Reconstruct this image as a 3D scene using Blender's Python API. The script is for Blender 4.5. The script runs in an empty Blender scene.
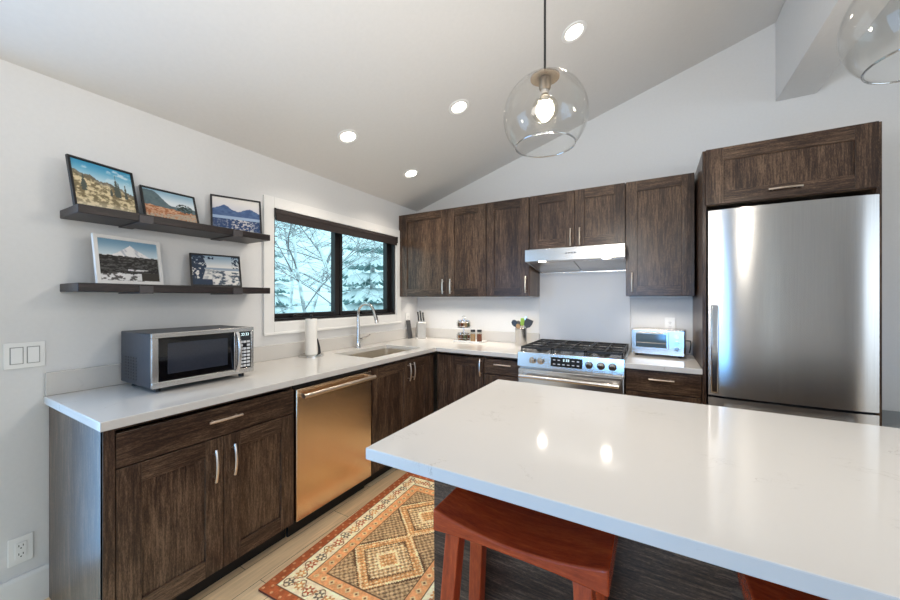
import bpy, bmesh, math, random
import numpy as np
from mathutils import Vector, Matrix
random.seed(7)
S = bpy.context.scene
COL = S.collection
PI = math.pi

# ------------------------------------------------------------------ camera, world, exposure
cam_d = bpy.data.cameras.new('camera')
cam = bpy.data.objects.new('camera', cam_d); COL.objects.link(cam)
cam_d.sensor_width = 36.0
cam_d.lens = 36.0 * 353.951 / 900.0
cam_d.shift_y = (298.374 - 300.0) / 900.0
cam_d.clip_start = 0.02
cam.location = (2.396, -3.389, 1.357)
cam.rotation_euler = (PI / 2, 0, 0.523)
S.camera = cam

W = bpy.data.worlds.new('winter_sky'); S.world = W; W.use_nodes = True
bgn = W.node_tree.nodes['Background']
bgn.inputs[0].default_value = (0.80, 0.93, 1.0, 1)
bgn.inputs[1].default_value = 1.55

S.view_settings.view_transform = 'Standard'
S.view_settings.look = 'None'
S.view_settings.gamma = 1.0
S.view_settings.use_curve_mapping = False
S.view_settings.exposure = 0.0
S.cycles.use_denoising = True
S.cycles.transparent_max_bounces = 24
S.cycles.max_bounces = 10
S.cycles.sample_clamp_indirect = 6.0

def area(name, loc, rot, sx, sy, power, colr, parent=None, spread=None):
    d = bpy.data.lights.new(name, 'AREA'); d.shape = 'RECTANGLE'; d.size = sx; d.size_y = sy
    d.energy = power; d.color = colr
    if spread: d.spread = spread
    o = bpy.data.objects.new(name, d); COL.objects.link(o); o.location = loc; o.rotation_euler = rot
    if parent: o.parent = parent
    return o
# daylight through the glass doors behind the camera and left of the frame
area('rear_window_daylight', (1.85, -6.45, 1.1), (PI / 2 - 0.22, 0, 0), 1.3, 0.8, 8, (0.10, 0.44, 1.0), spread=math.radians(52))
area('patio_door_daylight', (-0.03, -4.12, 1.05), (0, -PI / 2, 0), 2.0, 2.0, 48, (0.17, 0.50, 1.0))
area('right_window_daylight', (6.35, -3.4, 1.55), (0, PI / 2, 0), 1.9, 3.0, 28, (0.70, 0.83, 1.0))
# added fill light behind the camera, aimed up to brighten ceiling and walls
area('added_fill_light', (1.9, -3.8, 1.8), (PI - 0.62, 0, 0), 0.8, 0.8, 28, (1.0, 0.94, 0.87))

# ------------------------------------------------------------------ helpers
def lin(c):
    return tuple(((v / 255.0) / 12.92 if v / 255.0 <= 0.04045 else ((v / 255.0 + 0.055) / 1.055) ** 2.4) for v in c)
def rgba(c):
    return (*lin(c), 1.0)

def box(bm, x0, x1, y0, y1, z0, z1, mi=0):
    vs = [bm.verts.new(p) for p in ((x0, y0, z0), (x1, y0, z0), (x1, y1, z0), (x0, y1, z0),
                                    (x0, y0, z1), (x1, y0, z1), (x1, y1, z1), (x0, y1, z1))]
    for f in ((3, 2, 1, 0), (4, 5, 6, 7), (0, 1, 5, 4), (1, 2, 6, 5), (2, 3, 7, 6), (3, 0, 4, 7)):
        fc = bm.faces.new([vs[i] for i in f]); fc.material_index = mi
    return vs

def tube(bm, pts, r, seg=10, mi=0, cap=True):
    pts = [Vector(p) for p in pts]; n = len(pts)
    rs = r if isinstance(r, (list, tuple)) else [r] * n
    rings = []; up = None
    for i, p in enumerate(pts):
        t = (pts[min(i + 1, n - 1)] - pts[max(i - 1, 0)]).normalized()
        if up is None:
            up = Vector((0, 0, 1)) if abs(t.z) < 0.9 else Vector((1, 0, 0))
        a = t.cross(up)
        if a.length < 1e-5: a = t.orthogonal()
        a.normalize(); b = a.cross(t).normalized(); up = b
        rings.append([bm.verts.new(p + (a * math.cos(2 * PI * k / seg) + b * math.sin(2 * PI * k / seg)) * rs[i]) for k in range(seg)])
    for i in range(n - 1):
        for k in range(seg):
            f = bm.faces.new((rings[i][k], rings[i][(k + 1) % seg], rings[i + 1][(k + 1) % seg], rings[i + 1][k])); f.material_index = mi
    if cap:
        for rg in (rings[0][::-1], rings[-1]):
            f = bm.faces.new(rg); f.material_index = mi

def cyl(bm, p0, p1, r0, r1=None, seg=20, mi=0):
    tube(bm, [p0, p1], [r0, r0 if r1 is None else r1], seg, mi)

def lathe(bm, prof, c=(0, 0, 0), seg=28, mi=0, close=False):
    """profile of (radius, z) revolved about z"""
    rings = []
    for r, z in prof:
        if r < 1e-6:
            rings.append([bm.verts.new((c[0], c[1], c[2] + z))])
        else:
            rings.append([bm.verts.new((c[0] + r * math.cos(2 * PI * k / seg), c[1] + r * math.sin(2 * PI * k / seg), c[2] + z)) for k in range(seg)])
    n = len(rings)
    for i in range(n if close else n - 1):
        A, B = rings[i], rings[(i + 1) % n]
        for k in range(seg):
            k2 = (k + 1) % seg
            if len(A) == 1 and len(B) == 1: continue
            if len(A) == 1: f = bm.faces.new((A[0], B[k2], B[k]))
            elif len(B) == 1: f = bm.faces.new((A[k], A[k2], B[0]))
            else: f = bm.faces.new((A[k], A[k2], B[k2], B[k]))
            f.material_index = mi

def prism(bm, poly, axis, a, b, mi=0):
    """closed 2-D polygon extruded along an axis: axis x -> poly is (y,z); y -> (x,z); z -> (x,y)"""
    def P(u, v, w):
        return {'x': (w, u, v), 'y': (u, w, v), 'z': (u, v, w)}[axis]
    A = [bm.verts.new(P(u, v, a)) for u, v in poly]; B = [bm.verts.new(P(u, v, b)) for u, v in poly]
    n = len(poly)
    for i in range(n):
        f = bm.faces.new((A[i], A[(i + 1) % n], B[(i + 1) % n], B[i])); f.material_index = mi
    for rg in (A[::-1], B):
        f = bm.faces.new(rg); f.material_index = mi

def sphere(bm, c, r, mi=0, seg=16, rings=10, sq=(1, 1, 1)):
    m = Matrix.Translation(c) @ Matrix.Diagonal((*sq, 1))
    g = bmesh.ops.create_uvsphere(bm, u_segments=seg, v_segments=rings, radius=r, matrix=m)
    for v in g['verts']:
        for f in v.link_faces: f.material_index = mi

def B():
    return bmesh.new()

def obj(name, bm, mats, parent=None, bevel=0.0, smooth=True, loc=None, recalc=True):
    if recalc: bmesh.ops.recalc_face_normals(bm, faces=bm.faces)
    me = bpy.data.meshes.new(name); bm.to_mesh(me); bm.free()
    for m in (mats if isinstance(mats, (list, tuple)) else [mats]): me.materials.append(m)
    if smooth:
        for p in me.polygons: p.use_smooth = True
        me.set_sharp_from_angle(angle=math.radians(35))
    o = bpy.data.objects.new(name, me); COL.objects.link(o)
    if parent is not None: o.parent = parent
    if loc: o.location = loc
    if bevel:
        md = o.modifiers.new('bevel', 'BEVEL'); md.width = bevel; md.segments = 2; md.limit_method = 'ANGLE'; md.angle_limit = math.radians(40)
    return o

def tag(o, label, cat, group=None, kind=None):
    if label: o['label'] = label
    if cat: o['category'] = cat
    if group: o['group'] = group
    if kind: o['kind'] = kind
    return o

def thing(name, label, cat, loc=(0, 0, 0), rz=0.0, group=None):
    o = bpy.data.objects.new(name, None); COL.objects.link(o)
    o.location = loc; o.rotation_euler = (0, 0, rz); o.empty_display_size = 0.1
    return tag(o, label, cat, group)

def struct(name, bm, mats, **k):
    o = obj(name, bm, mats, **k); o['kind'] = 'structure'; return o

def dup(root, loc, rz, label):
    r = root.copy(); COL.objects.link(r); r.location = loc; r.rotation_euler = (0, 0, rz); r['label'] = label
    for ch in list(root.children):
        c = ch.copy(); COL.objects.link(c); c.parent = r
        for g in ch.children:
            d = g.copy(); COL.objects.link(d); d.parent = c
    return r

# ------------------------------------------------------------------ materials
def mat(name, base=(200, 200, 200), rough=0.5, metal=0.0, spec=0.5, **k):
    m = bpy.data.materials.new(name); m.use_nodes = True
    nt = m.node_tree; p = nt.nodes['Principled BSDF']
    p.inputs['Base Color'].default_value = rgba(base)
    p.inputs['Roughness'].default_value = rough
    p.inputs['Metallic'].default_value = metal
    p.inputs['Specular IOR Level'].default_value = spec
    for kk, v in k.items():
        p.inputs[kk].default_value = v
    return m

def noise_tint(m, scale=20, amt=0.06, stretch=(1, 1, 1), bump=0.0, detail=4, rough_amt=0.0):
    """small procedural variation of a material's colour, gloss and relief"""
    nt = m.node_tree; p = nt.nodes['Principled BSDF']; L = nt.links; N = nt.nodes
    tc = N.new('ShaderNodeTexCoord'); mp = N.new('ShaderNodeMapping'); mp.inputs['Scale'].default_value = stretch
    nz = N.new('ShaderNodeTexNoise'); nz.inputs['Scale'].default_value = scale; nz.inputs['Detail'].default_value = detail
    L.new(tc.outputs['Object'], mp.inputs['Vector']); L.new(mp.outputs[0], nz.inputs['Vector'])
    c = p.inputs['Base Color'].default_value[:]
    rp = N.new('ShaderNodeValToRGB')
    rp.color_ramp.elements[0].position = 0.3; rp.color_ramp.elements[1].position = 0.7
    rp.color_ramp.elements[0].color = (*[max(0, v * (1 - amt)) for v in c[:3]], 1)
    rp.color_ramp.elements[1].color = (*[min(1, v * (1 + amt)) for v in c[:3]], 1)
    L.new(nz.outputs['Fac'], rp.inputs['Fac']); L.new(rp.outputs['Color'], p.inputs['Base Color'])
    if bump:
        b = N.new('ShaderNodeBump'); b.inputs['Strength'].default_value = bump; b.inputs['Distance'].default_value = 0.002
        L.new(nz.outputs['Fac'], b.inputs['Height']); L.new(b.outputs[0], p.inputs['Normal'])
    if rough_amt:
        mr = N.new('ShaderNodeMapRange'); r = p.inputs['Roughness'].default_value
        mr.inputs[3].default_value = max(0.02, r - rough_amt); mr.inputs[4].default_value = r + rough_amt
        L.new(nz.outputs['Fac'], mr.inputs[0]); L.new(mr.outputs[0], p.inputs['Roughness'])
    return m

def wood(name, axis, dark, mid, light, rough=0.3, fine=120.0, contrast=1.25, bump=0.12):
    """open-grained veneer with its grain along one object axis"""
    m = bpy.data.materials.new(name); m.use_nodes = True
    nt = m.node_tree; p = nt.nodes['Principled BSDF']; L = nt.links; N = nt.nodes
    tc = N.new('ShaderNodeTexCoord'); oi = N.new('ShaderNodeObjectInfo')
    ad = N.new('ShaderNodeVectorMath'); ad.operation = 'ADD'
    sc = N.new('ShaderNodeVectorMath'); sc.operation = 'SCALE'; sc.inputs['Scale'].default_value = 9.0
    cx = N.new('ShaderNodeCombineXYZ')
    for i in range(3): L.new(oi.outputs['Random'], cx.inputs[i])
    L.new(cx.outputs[0], sc.inputs[0]); L.new(tc.outputs['Object'], ad.inputs[0]); L.new(sc.outputs[0], ad.inputs[1])
    def nz(scale, st, detail=6, rough=0.6, dist=0.0):
        mp = N.new('ShaderNodeMapping'); s = [scale] * 3; s['xyz'.index(axis)] = scale * st
        mp.inputs['Scale'].default_value = s
        n = N.new('ShaderNodeTexNoise'); n.inputs['Scale'].default_value = 1.0
        n.inputs['Detail'].default_value = detail; n.inputs['Roughness'].default_value = rough; n.inputs['Distortion'].default_value = dist
        L.new(ad.outputs[0], mp.inputs['Vector']); L.new(mp.outputs[0], n.inputs['Vector']); return n
    n1 = nz(fine, 0.07, 5, 0.7); n2 = nz(9.0, 0.12, 4, 0.6, 0.8); n3 = nz(fine * 2.6, 0.22, 3, 0.8)
    m1 = N.new('ShaderNodeMath'); m1.operation = 'MULTIPLY_ADD'; m1.inputs[1].default_value = 0.44
    m2 = N.new('ShaderNodeMath'); m2.operation = 'MULTIPLY'; m2.inputs[1].default_value = 0.26
    m3 = N.new('ShaderNodeMath'); m3.operation = 'MULTIPLY_ADD'; m3.inputs[1].default_value = 0.30
    L.new(n2.outputs['Fac'], m2.inputs[0]); L.new(n1.outputs['Fac'], m1.inputs[0]); L.new(m2.outputs[0], m1.inputs[2])
    L.new(n3.outputs['Fac'], m3.inputs[0]); L.new(m1.outputs[0], m3.inputs[2])
    rp = N.new('ShaderNodeValToRGB'); e = rp.color_ramp.elements
    w = 0.11 / contrast
    e[0].position = 0.5 - w; e[0].color = rgba(dark); e[1].position = 0.5 + w; e[1].color = rgba(light)
    x = e.new(0.5); x.color = rgba(mid)
    L.new(m3.outputs[0], rp.inputs['Fac']); L.new(rp.outputs['Color'], p.inputs['Base Color'])
    b = N.new('ShaderNodeBump'); b.inputs['Strength'].default_value = bump; b.inputs['Distance'].default_value = 0.0015
    L.new(m3.outputs[0], b.inputs['Height']); L.new(b.outputs[0], p.inputs['Normal'])
    p.inputs['Roughness'].default_value = rough; p.inputs['Specular IOR Level'].default_value = 0.42
    return m

def brushed(name, base, rough, axis, scale=350.0, amt=0.05, aniso=0.0):
    m = mat(name, base, rough, 1.0)
    st = [1.0, 1.0, 1.0]; st['xyz'.index(axis)] = 0.01
    noise_tint(m, scale, amt, st, 0.0, 3, 0.015)
    if aniso:
        p = m.node_tree.nodes['Principled BSDF']; tn = m.node_tree.nodes.new('ShaderNodeTangent'); tn.direction_type = 'RADIAL'; tn.axis = 'Z'
        m.node_tree.links.new(tn.outputs[0], p.inputs['Tangent']); p.inputs['Anisotropic'].default_value = aniso; p.inputs['Anisotropic Rotation'].default_value = 0.25
    return m

def attr_mat(name, rough=0.4, spec=0.3):
    m = mat(name, (255, 255, 255), rough, 0.0, spec)
    a = m.node_tree.nodes.new('ShaderNodeAttribute'); a.attribute_name = 'Col'
    m.node_tree.links.new(a.outputs['Color'], m.node_tree.nodes['Principled BSDF'].inputs['Base Color'])
    return m

def thin_glass(name, tint=(1, 1, 1), refl=1.0, rough=0.01, base_r=0.03):
    m = bpy.data.materials.new(name); m.use_nodes = True; nt = m.node_tree; N = nt.nodes; L = nt.links
    N.remove(N['Principled BSDF']); out = N['Material Output']
    tr = N.new('ShaderNodeBsdfTransparent'); tr.inputs[0].default_value = (*tint, 1)
    gl = N.new('ShaderNodeBsdfGlossy'); gl.inputs['Roughness'].default_value = rough
    fr = N.new('ShaderNodeLayerWeight'); fr.inputs['Blend'].default_value = 0.5
    pw = N.new('ShaderNodeMath'); pw.operation = 'POWER'; pw.inputs[1].default_value = 4.0
    L.new(fr.outputs['Facing'], pw.inputs[0])
    mr = N.new('ShaderNodeMapRange'); mr.inputs[3].default_value = base_r; mr.inputs[4].default_value = refl
    mx = N.new('ShaderNodeMixShader')
    L.new(pw.outputs[0], mr.inputs[0]); L.new(mr.outputs[0], mx.inputs[0]); L.new(tr.outputs[0], mx.inputs[1]); L.new(gl.outputs[0], mx.inputs[2])
    L.new(mx.outputs[0], out.inputs[0]); return m

def emit(name, c, s):
    m = bpy.data.materials.new(name); m.use_nodes = True; nt = m.node_tree
    p = nt.nodes['Principled BSDF']; p.inputs['Emission Color'].default_value = (*c, 1); p.inputs['Emission Strength'].default_value = s
    p.inputs['Base Color'].default_value = (0.9, 0.9, 0.9, 1)
    return m

M = {}
M['wall'] = noise_tint(mat('wall_paint', (222, 221, 220), 0.6, 0, 0.3), 60, 0.012, bump=0.05)
M['ceiling'] = noise_tint(mat('ceiling_paint', (219, 217, 215), 0.7, 0, 0.25), 50, 0.012, bump=0.05)
M['trimw'] = noise_tint(mat('white_trim_paint', (232, 231, 229), 0.35, 0, 0.5), 30, 0.01)
DK, MD, LT = (34, 23, 17), (66, 48, 37), (112, 90, 71)
M['wv'] = wood('dark_veneer_upright', 'z', DK, MD, LT)
M['wh'] = wood('dark_veneer_across', 'x', DK, MD, LT)
M['wy'] = wood('dark_veneer_depth', 'y', DK, MD, LT)
M['kick'] = noise_tint(mat('black_toe_kick', (16, 14, 13), 0.6), 30, 0.2)
M['nickel'] = brushed('satin_nickel', (214, 200, 186), 0.3, 'z', 200)
M['steel_v'] = brushed('brushed_steel_upright', (200, 198, 196), 0.24, 'z', aniso=0.85)
M['steel_warm_refl'] = brushed('steel_with_warm_reflection', (230, 203, 172), 0.24, 'z')  # stainless steel with the warm floor and rug reflection tinted into its colour
M['steel_h'] = brushed('brushed_steel_across', (205, 202, 198), 0.25, 'x')
M['chrome'] = noise_tint(mat('polished_steel', (205, 203, 200), 0.16, 1.0), 40, 0.02)
M['sinksteel'] = brushed('sink_steel', (214, 206, 194), 0.42, 'y')
M['black'] = noise_tint(mat('black_plastic', (20, 20, 22), 0.35), 60, 0.15)
M['iron'] = noise_tint(mat('cast_iron', (26, 26, 28), 0.5), 80, 0.25, bump=0.2)
M['blackglass'] = noise_tint(mat('black_glass', (8, 9, 12), 0.05, 0, 0.6), 5, 0.1)
M['greycase'] = noise_tint(mat('charcoal_enamel', (62, 64, 70), 0.42, 0.3), 50, 0.08)
M['white'] = noise_tint(mat('white_plastic', (238, 237, 234), 0.35), 40, 0.01)
M['paper'] = noise_tint(mat('paper_towel', (240, 237, 232), 0.9, 0, 0.1), 160, 0.03, bump=0.4)
M['shelfw'] = wood('espresso_shelf_wood', 'y', (20, 14, 14), (34, 25, 24), (56, 43, 41), 0.42, 80)
M['steelstrap'] = noise_tint(mat('dark_steel_strap', (74, 70, 72), 0.5, 0.3), 60, 0.12)
M['frameblack'] = noise_tint(mat('black_frame_lacquer', (20, 18, 20), 0.35), 60, 0.15)
M['framewhite'] = noise_tint(mat('white_frame_lacquer', (232, 230, 228), 0.4), 60, 0.015)
M['board'] = noise_tint(mat('grey_backing_board', (90, 84, 80), 0.8), 60, 0.06)
M['print'] = attr_mat('photo_print', 0.25, 0.35)
M['rug'] = attr_mat('woven_rug', 0.95, 0.08)
M['bronze'] = noise_tint(mat('dark_window_bronze', (30, 27, 28), 0.35, 0.2), 40, 0.1)
M['blind'] = noise_tint(mat('brown_blind_fabric', (40, 31, 30), 0.75), 200, 0.12, (1, 0.05, 1))
M['pane'] = thin_glass('window_glass', (0.83, 0.98, 1.0), 0.5, 0.0, 0.02)
M['globe'] = thin_glass('clear_globe_glass', (0.985, 0.985, 0.98), 0.45, 0.0, 0.02)
M['bulbglass'] = thin_glass('frosty_bulb_glass', (0.97, 0.95, 0.90), 0.5, 0.1, 0.06)
M['rim'] = thin_glass('glass_rim', (0.75, 0.76, 0.76), 0.9, 0.05, 0.35)
M['jarglass'] = thin_glass('jar_glass', (0.9, 0.9, 0.88), 0.7, 0.02, 0.06)
M['stoolw'] = wood('cherry_red_wood', 'x', (116, 36, 16), (164, 60, 25), (196, 84, 36), 0.26, 40, 0.7, 0.05)
M['stoolz'] = wood('cherry_red_wood_upright', 'z', (118, 40, 18), (164, 62, 27), (196, 86, 38), 0.28, 40, 0.7, 0.05)
M['snow'] = noise_tint(mat('snow', (240, 248, 252), 0.9, 0, 0.1), 3, 0.02)
M['lens'] = emit('lamp_lens', (1.0, 0.93, 0.82), 8.0)
M['bulb'] = emit('bulb_glow', (1.0, 0.92, 0.78), 2.6)
M['cap'] = noise_tint(mat('aged_brass_cap', (118, 106, 92), 0.45, 0.8), 50, 0.12)
M['whitegloss'] = noise_tint(mat('pale_splash_slab', (206, 206, 207), 0.38, 0, 0.5), 3, 0.015)
M['green'] = noise_tint(mat('lime_silicone', (150, 190, 60), 0.5), 30, 0.05)
M['lightwood'] = wood('beech', 'z', (160, 120, 80), (190, 150, 105), (210, 172, 128), 0.5, 60, 0.7, 0.05)
M['greyplastic'] = noise_tint(mat('grey_nylon', (70, 70, 72), 0.45), 30, 0.1)
M['spice_r'] = noise_tint(mat('red_brown_spice', (120, 62, 34), 0.8), 200, 0.3)
M['spice_t'] = noise_tint(mat('tan_spice', (176, 140, 96), 0.8), 200, 0.25)
M['spice_g'] = noise_tint(mat('green_herb', (84, 88, 56), 0.8), 200, 0.3)
M['acryl'] = noise_tint(mat('clear_grey_acrylic', (176, 174, 170), 0.15, 0, 0.6), 20, 0.04)
M['keys'] = noise_tint(mat('pale_key_print', (214, 216, 220), 0.5), 20, 0.02)
M['lcd'] = emit('lit_display_digit', (0.55, 0.85, 0.9), 1.0)
M['ovenglass'] = noise_tint(mat('oven_window', (88, 104, 114), 0.06, 0.1, 0.8), 6, 0.1)

def quartz():
    m = mat('white_quartz', (212, 208, 204), 0.085, 0, 0.5); nt = m.node_tree; N = nt.nodes; L = nt.links; p = N['Principled BSDF']
    tc = N.new('ShaderNodeTexCoord')
    mp = N.new('ShaderNodeMapping'); mp.inputs['Location'].default_value = (3.3, 1.7, 0); mp.inputs['Rotation'].default_value = (0, 0, 0.5); mp.inputs['Scale'].default_value = (1.0, 2.0, 1.0)
    L.new(tc.outputs['Object'], mp.inputs['Vector'])
    n1 = N.new('ShaderNodeTexNoise'); n1.inputs['Scale'].default_value = 5.5; n1.inputs['Detail'].default_value = 8; n1.inputs['Roughness'].default_value = 0.65; n1.inputs['Distortion'].default_value = 0.8
    n2 = N.new('ShaderNodeTexNoise'); n2.inputs['Scale'].default_value = 7.0; n2.inputs['Detail'].default_value = 3
    L.new(mp.outputs[0], n1.inputs['Vector']); L.new(tc.outputs['Object'], n2.inputs['Vector'])
    # thin broken veins where the warped noise crosses its middle
    ab = N.new('ShaderNodeMath'); ab.operation = 'SUBTRACT'; ab.inputs[1].default_value = 0.5; L.new(n1.outputs['Fac'], ab.inputs[0])
    a2 = N.new('ShaderNodeMath'); a2.operation = 'ABSOLUTE'; L.new(ab.outputs[0], a2.inputs[0])
    v = N.new('ShaderNodeMapRange'); v.inputs[1].default_value = 0.0; v.inputs[2].default_value = 0.008; v.inputs[3].default_value = 1.0; v.inputs[4].default_value = 0.0
    L.new(a2.outputs[0], v.inputs[0])
    g = N.new('ShaderNodeMapRange'); g.inputs[1].default_value = 0.56; g.inputs[2].default_value = 0.70; L.new(n2.outputs['Fac'], g.inputs[0])
    mu = N.new('ShaderNodeMath'); mu.operation = 'MULTIPLY'; L.new(v.outputs[0], mu.inputs[0]); L.new(g.outputs[0], mu.inputs[1])
    mx = N.new('ShaderNodeMix'); mx.data_type = 'RGBA'
    mx.inputs[6].default_value = rgba((207, 203, 198)); mx.inputs[7].default_value = rgba((168, 160, 152))
    L.new(mu.outputs[0], mx.inputs[0]); L.new(mx.outputs[2], p.inputs['Base Color'])
    return m
M['quartz'] = quartz()

def oak_floor():
    m = mat('oak_plank_floor', (190, 160, 125), 0.32, 0, 0.45); nt = m.node_tree; N = nt.nodes; L = nt.links; p = N['Principled BSDF']
    tc = N.new('ShaderNodeTexCoord'); mp = N.new('ShaderNodeMapping'); mp.inputs['Rotation'].default_value = (0, 0, PI / 2)
    L.new(tc.outputs['Object'], mp.inputs['Vector'])
    br = N.new('ShaderNodeTexBrick'); br.inputs['Scale'].default_value = 1.0; br.inputs['Brick Width'].default_value = 0.9; br.inputs['Row Height'].default_value = 0.125
    br.inputs['Mortar Size'].default_value = 0.0014; br.offset = 0.37
    br.inputs['Color1'].default_value = rgba((250, 222, 180)); br.inputs['Color2'].default_value = rgba((228, 188, 140)); br.inputs['Mortar'].default_value = rgba((92, 70, 50))
    L.new(mp.outputs[0], br.inputs['Vector'])
    m2 = N.new('ShaderNodeMapping'); m2.inputs['Scale'].default_value = (60, 3.2, 1); L.new(tc.outputs['Object'], m2.inputs['Vector'])
    nz = N.new('ShaderNodeTexNoise'); nz.inputs['Scale'].default_value = 1.0; nz.inputs['Detail'].default_value = 6; nz.inputs['Roughness'].default_value = 0.65; L.new(m2.outputs[0], nz.inputs['Vector'])
    mr = N.new('ShaderNodeMapRange'); mr.inputs[1].default_value = 0.3; mr.inputs[2].default_value = 0.7; mr.inputs[3].default_value = 0.78; mr.inputs[4].default_value = 1.12; L.new(nz.outputs['Fac'], mr.inputs[0])
    mx = N.new('ShaderNodeMix'); mx.data_type = 'RGBA'; mx.blend_type = 'MULTIPLY'; mx.inputs[0].default_value = 1.0
    L.new(br.outputs['Color'], mx.inputs[6]); L.new(mr.outputs[0], mx.inputs[7]); L.new(mx.outputs[2], p.inputs['Base Color'])
    return m
M['oak'] = oak_floor()

def snowy(name, bark):
    m = mat(name, bark, 0.9, 0, 0.1); nt = m.node_tree; N = nt.nodes; L = nt.links; p = N['Principled BSDF']
    ge = N.new('ShaderNodeNewGeometry'); sp = N.new('ShaderNodeSeparateXYZ'); L.new(ge.outputs['Normal'], sp.inputs[0])
    tc = N.new('ShaderNodeTexCoord'); nz = N.new('ShaderNodeTexNoise'); nz.inputs['Scale'].default_value = 6; L.new(tc.outputs['Object'], nz.inputs['Vector'])
    ad = N.new('ShaderNodeMath'); ad.operation = 'MULTIPLY_ADD'; ad.inputs[1].default_value = 1.2; L.new(nz.outputs['Fac'], ad.inputs[0]); L.new(sp.outputs['Z'], ad.inputs[2])
    mr = N.new('ShaderNodeMapRange'); mr.inputs[1].default_value = 0.30; mr.inputs[2].default_value = 0.7; L.new(ad.outputs[0], mr.inputs[0])
    mx = N.new('ShaderNodeMix'); mx.data_type = 'RGBA'; mx.inputs[6].default_value = rgba(bark); mx.inputs[7].default_value = rgba((248, 252, 253))
    L.new(mr.outputs[0], mx.inputs[0]); L.new(mx.outputs[2], p.inputs['Base Color']); return m
M['bark'] = snowy('snow_covered_bark', (128, 120, 122))
M['fir'] = snowy('snow_covered_needles', (120, 150, 148))

# ------------------------------------------------------------------ room shell
SL = 0.31                      # rise of the vaulted ceiling per metre
def cz(x): return 2.37 + SL * x
XB0, XB1, ZB = 3.155, 3.37, 2.775
XR, YR = 6.4, -6.5
bm = B(); box(bm, -0.12, XR + 0.12, YR - 0.12, 0.12, -0.12, 0); struct('floor', bm, M['oak'], smooth=False)
# left wall with the kitchen window and the patio door opening
WY0, WY1, WZ0, WZ1 = -1.81, -0.405, 1.187, 2.012
bm = B()
for a in ((-0.14, 0, WY1, 0.12, 0, 2.5), (-0.14, 0, WY0, WY1, 0, WZ0), (-0.14, 0, WY0, WY1, WZ1, 2.5), (-0.14, 0, -3.1, WY0, 0, 2.5),
          (-0.14, 0, -5.3, -3.1, 2.12, 2.5), (-0.14, 0, YR, -5.3, 0, 2.5)): box(bm, *a)
bmesh.ops.remove_doubles(bm, verts=bm.verts, dist=1e-5)
struct('wall_left', bm, M['wall'], smooth=False)
ZRT = cz(XB1) - 0.0
def czr(x): return ZRT - 0.25 * (x - XB1)
bm = B(); prism(bm, [(-0.14, 0), (XR + 0.12, 0), (XR + 0.12, czr(XR) + 0.1), (XB1, ZRT + 0.1), (-0.14, cz(-0.14) + 0.1)], 'y', 0.0, 0.12); struct('wall_back', bm, M['wall'], smooth=False)
bm = B(); prism(bm, [(-0.14, cz(-0.14)), (XB1, ZRT), (XB1, ZRT + 0.12), (-0.14, cz(-0.14) + 0.12)], 'y', YR, 0.0)
prism(bm, [(XB1, ZRT), (XR + 0.1, czr(XR + 0.1)), (XR + 0.1, czr(XR + 0.1) + 0.12), (XB1, ZRT + 0.12)], 'y', YR, 0.0)
struct('ceiling', bm, M['ceiling'], smooth=False)
bm = B(); prism(bm, [(XB0, ZB), (XB1, ZB), (XB1, ZRT - 0.002), (XB0, cz(XB0) - 0.002)], 'y', YR + 0.01, -0.002); tag(struct('trim_1', bm, M['wall'], bevel=0.004), 'white boxed ridge beam under the vaulted ceiling', 'beam')
# rear wall (behind the camera) with its wide glazed opening, right wall with a window
bm = B()
for a in ((-0.14, 1.2, YR - 0.12, YR, 0.3, 2.3), (2.5, 4.0, YR - 0.12, YR, 0.3, 2.3), (1.2, 2.5, YR - 0.12, YR, 0.3, 0.6), (4.16, XR + 0.12, YR - 0.12, YR, 0.3, 2.3), (-0.14, XR + 0.12, YR - 0.12, YR, 0, 0.3), (-0.14, XR + 0.12, YR - 0.12, YR, 2.3, 3.45)): box(bm, *a)
struct('wall_rear', bm, M['wall'], smooth=False)
bm = B()
for a in ((XR, XR + 0.12, YR, -4.9, 0, 2.7), (XR, XR + 0.12, -1.9, 0.0, 0, 2.7), (XR, XR + 0.12, -4.9, -1.9, 0, 0.6), (XR, XR + 0.12, -4.9, -1.9, 2.5, 2.7)): box(bm, *a)
struct('wall_right', bm, M['wall'], smooth=False)
bm = B(); prism(bm, [(0, 0), (0.016, 0), (0.016, 0.135), (0.012, 0.15), (0, 0.15)], 'y', -3.1, -2.905)
struct('baseboard_left', bm, M['trimw'], smooth=False)

# kitchen window
win = thing('window_1', None, None, (0, 0, 0)); win['kind'] = 'structure'
def rect_frame(bm, x0, x1, y0, y1, z0, z1, w, mi=0, ws=None):
    ws = ws or (w, w, w, w)        # left, right, bottom, top
    box(bm, x0, x1, y0, y0 + ws[0], z0, z1, mi); box(bm, x0, x1, y1 - ws[1], y1, z0, z1, mi)
    box(bm, x0, x1, y0 + ws[0], y1 - ws[1], z0, z0 + ws[2], mi); box(bm, x0, x1, y0 + ws[0], y1 - ws[1], z1 - ws[3], z1, mi)
bm = B(); rect_frame(bm, 0.001, 0.018, -1.884, -0.323, 1.102, 2.09, 0.078); box(bm, 0.001, 0.024, -1.884, -0.323, 1.092, 1.11)
obj('casing', bm, M['trimw'], win, bevel=0.003, smooth=False)
bm = B(); rect_frame(bm, -0.135, 0.0, WY0, WY1, WZ0, WZ1, 0.02); obj('window_frame', bm, M['bronze'], win, bevel=0.002, smooth=False)
ym = -1.125
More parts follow.
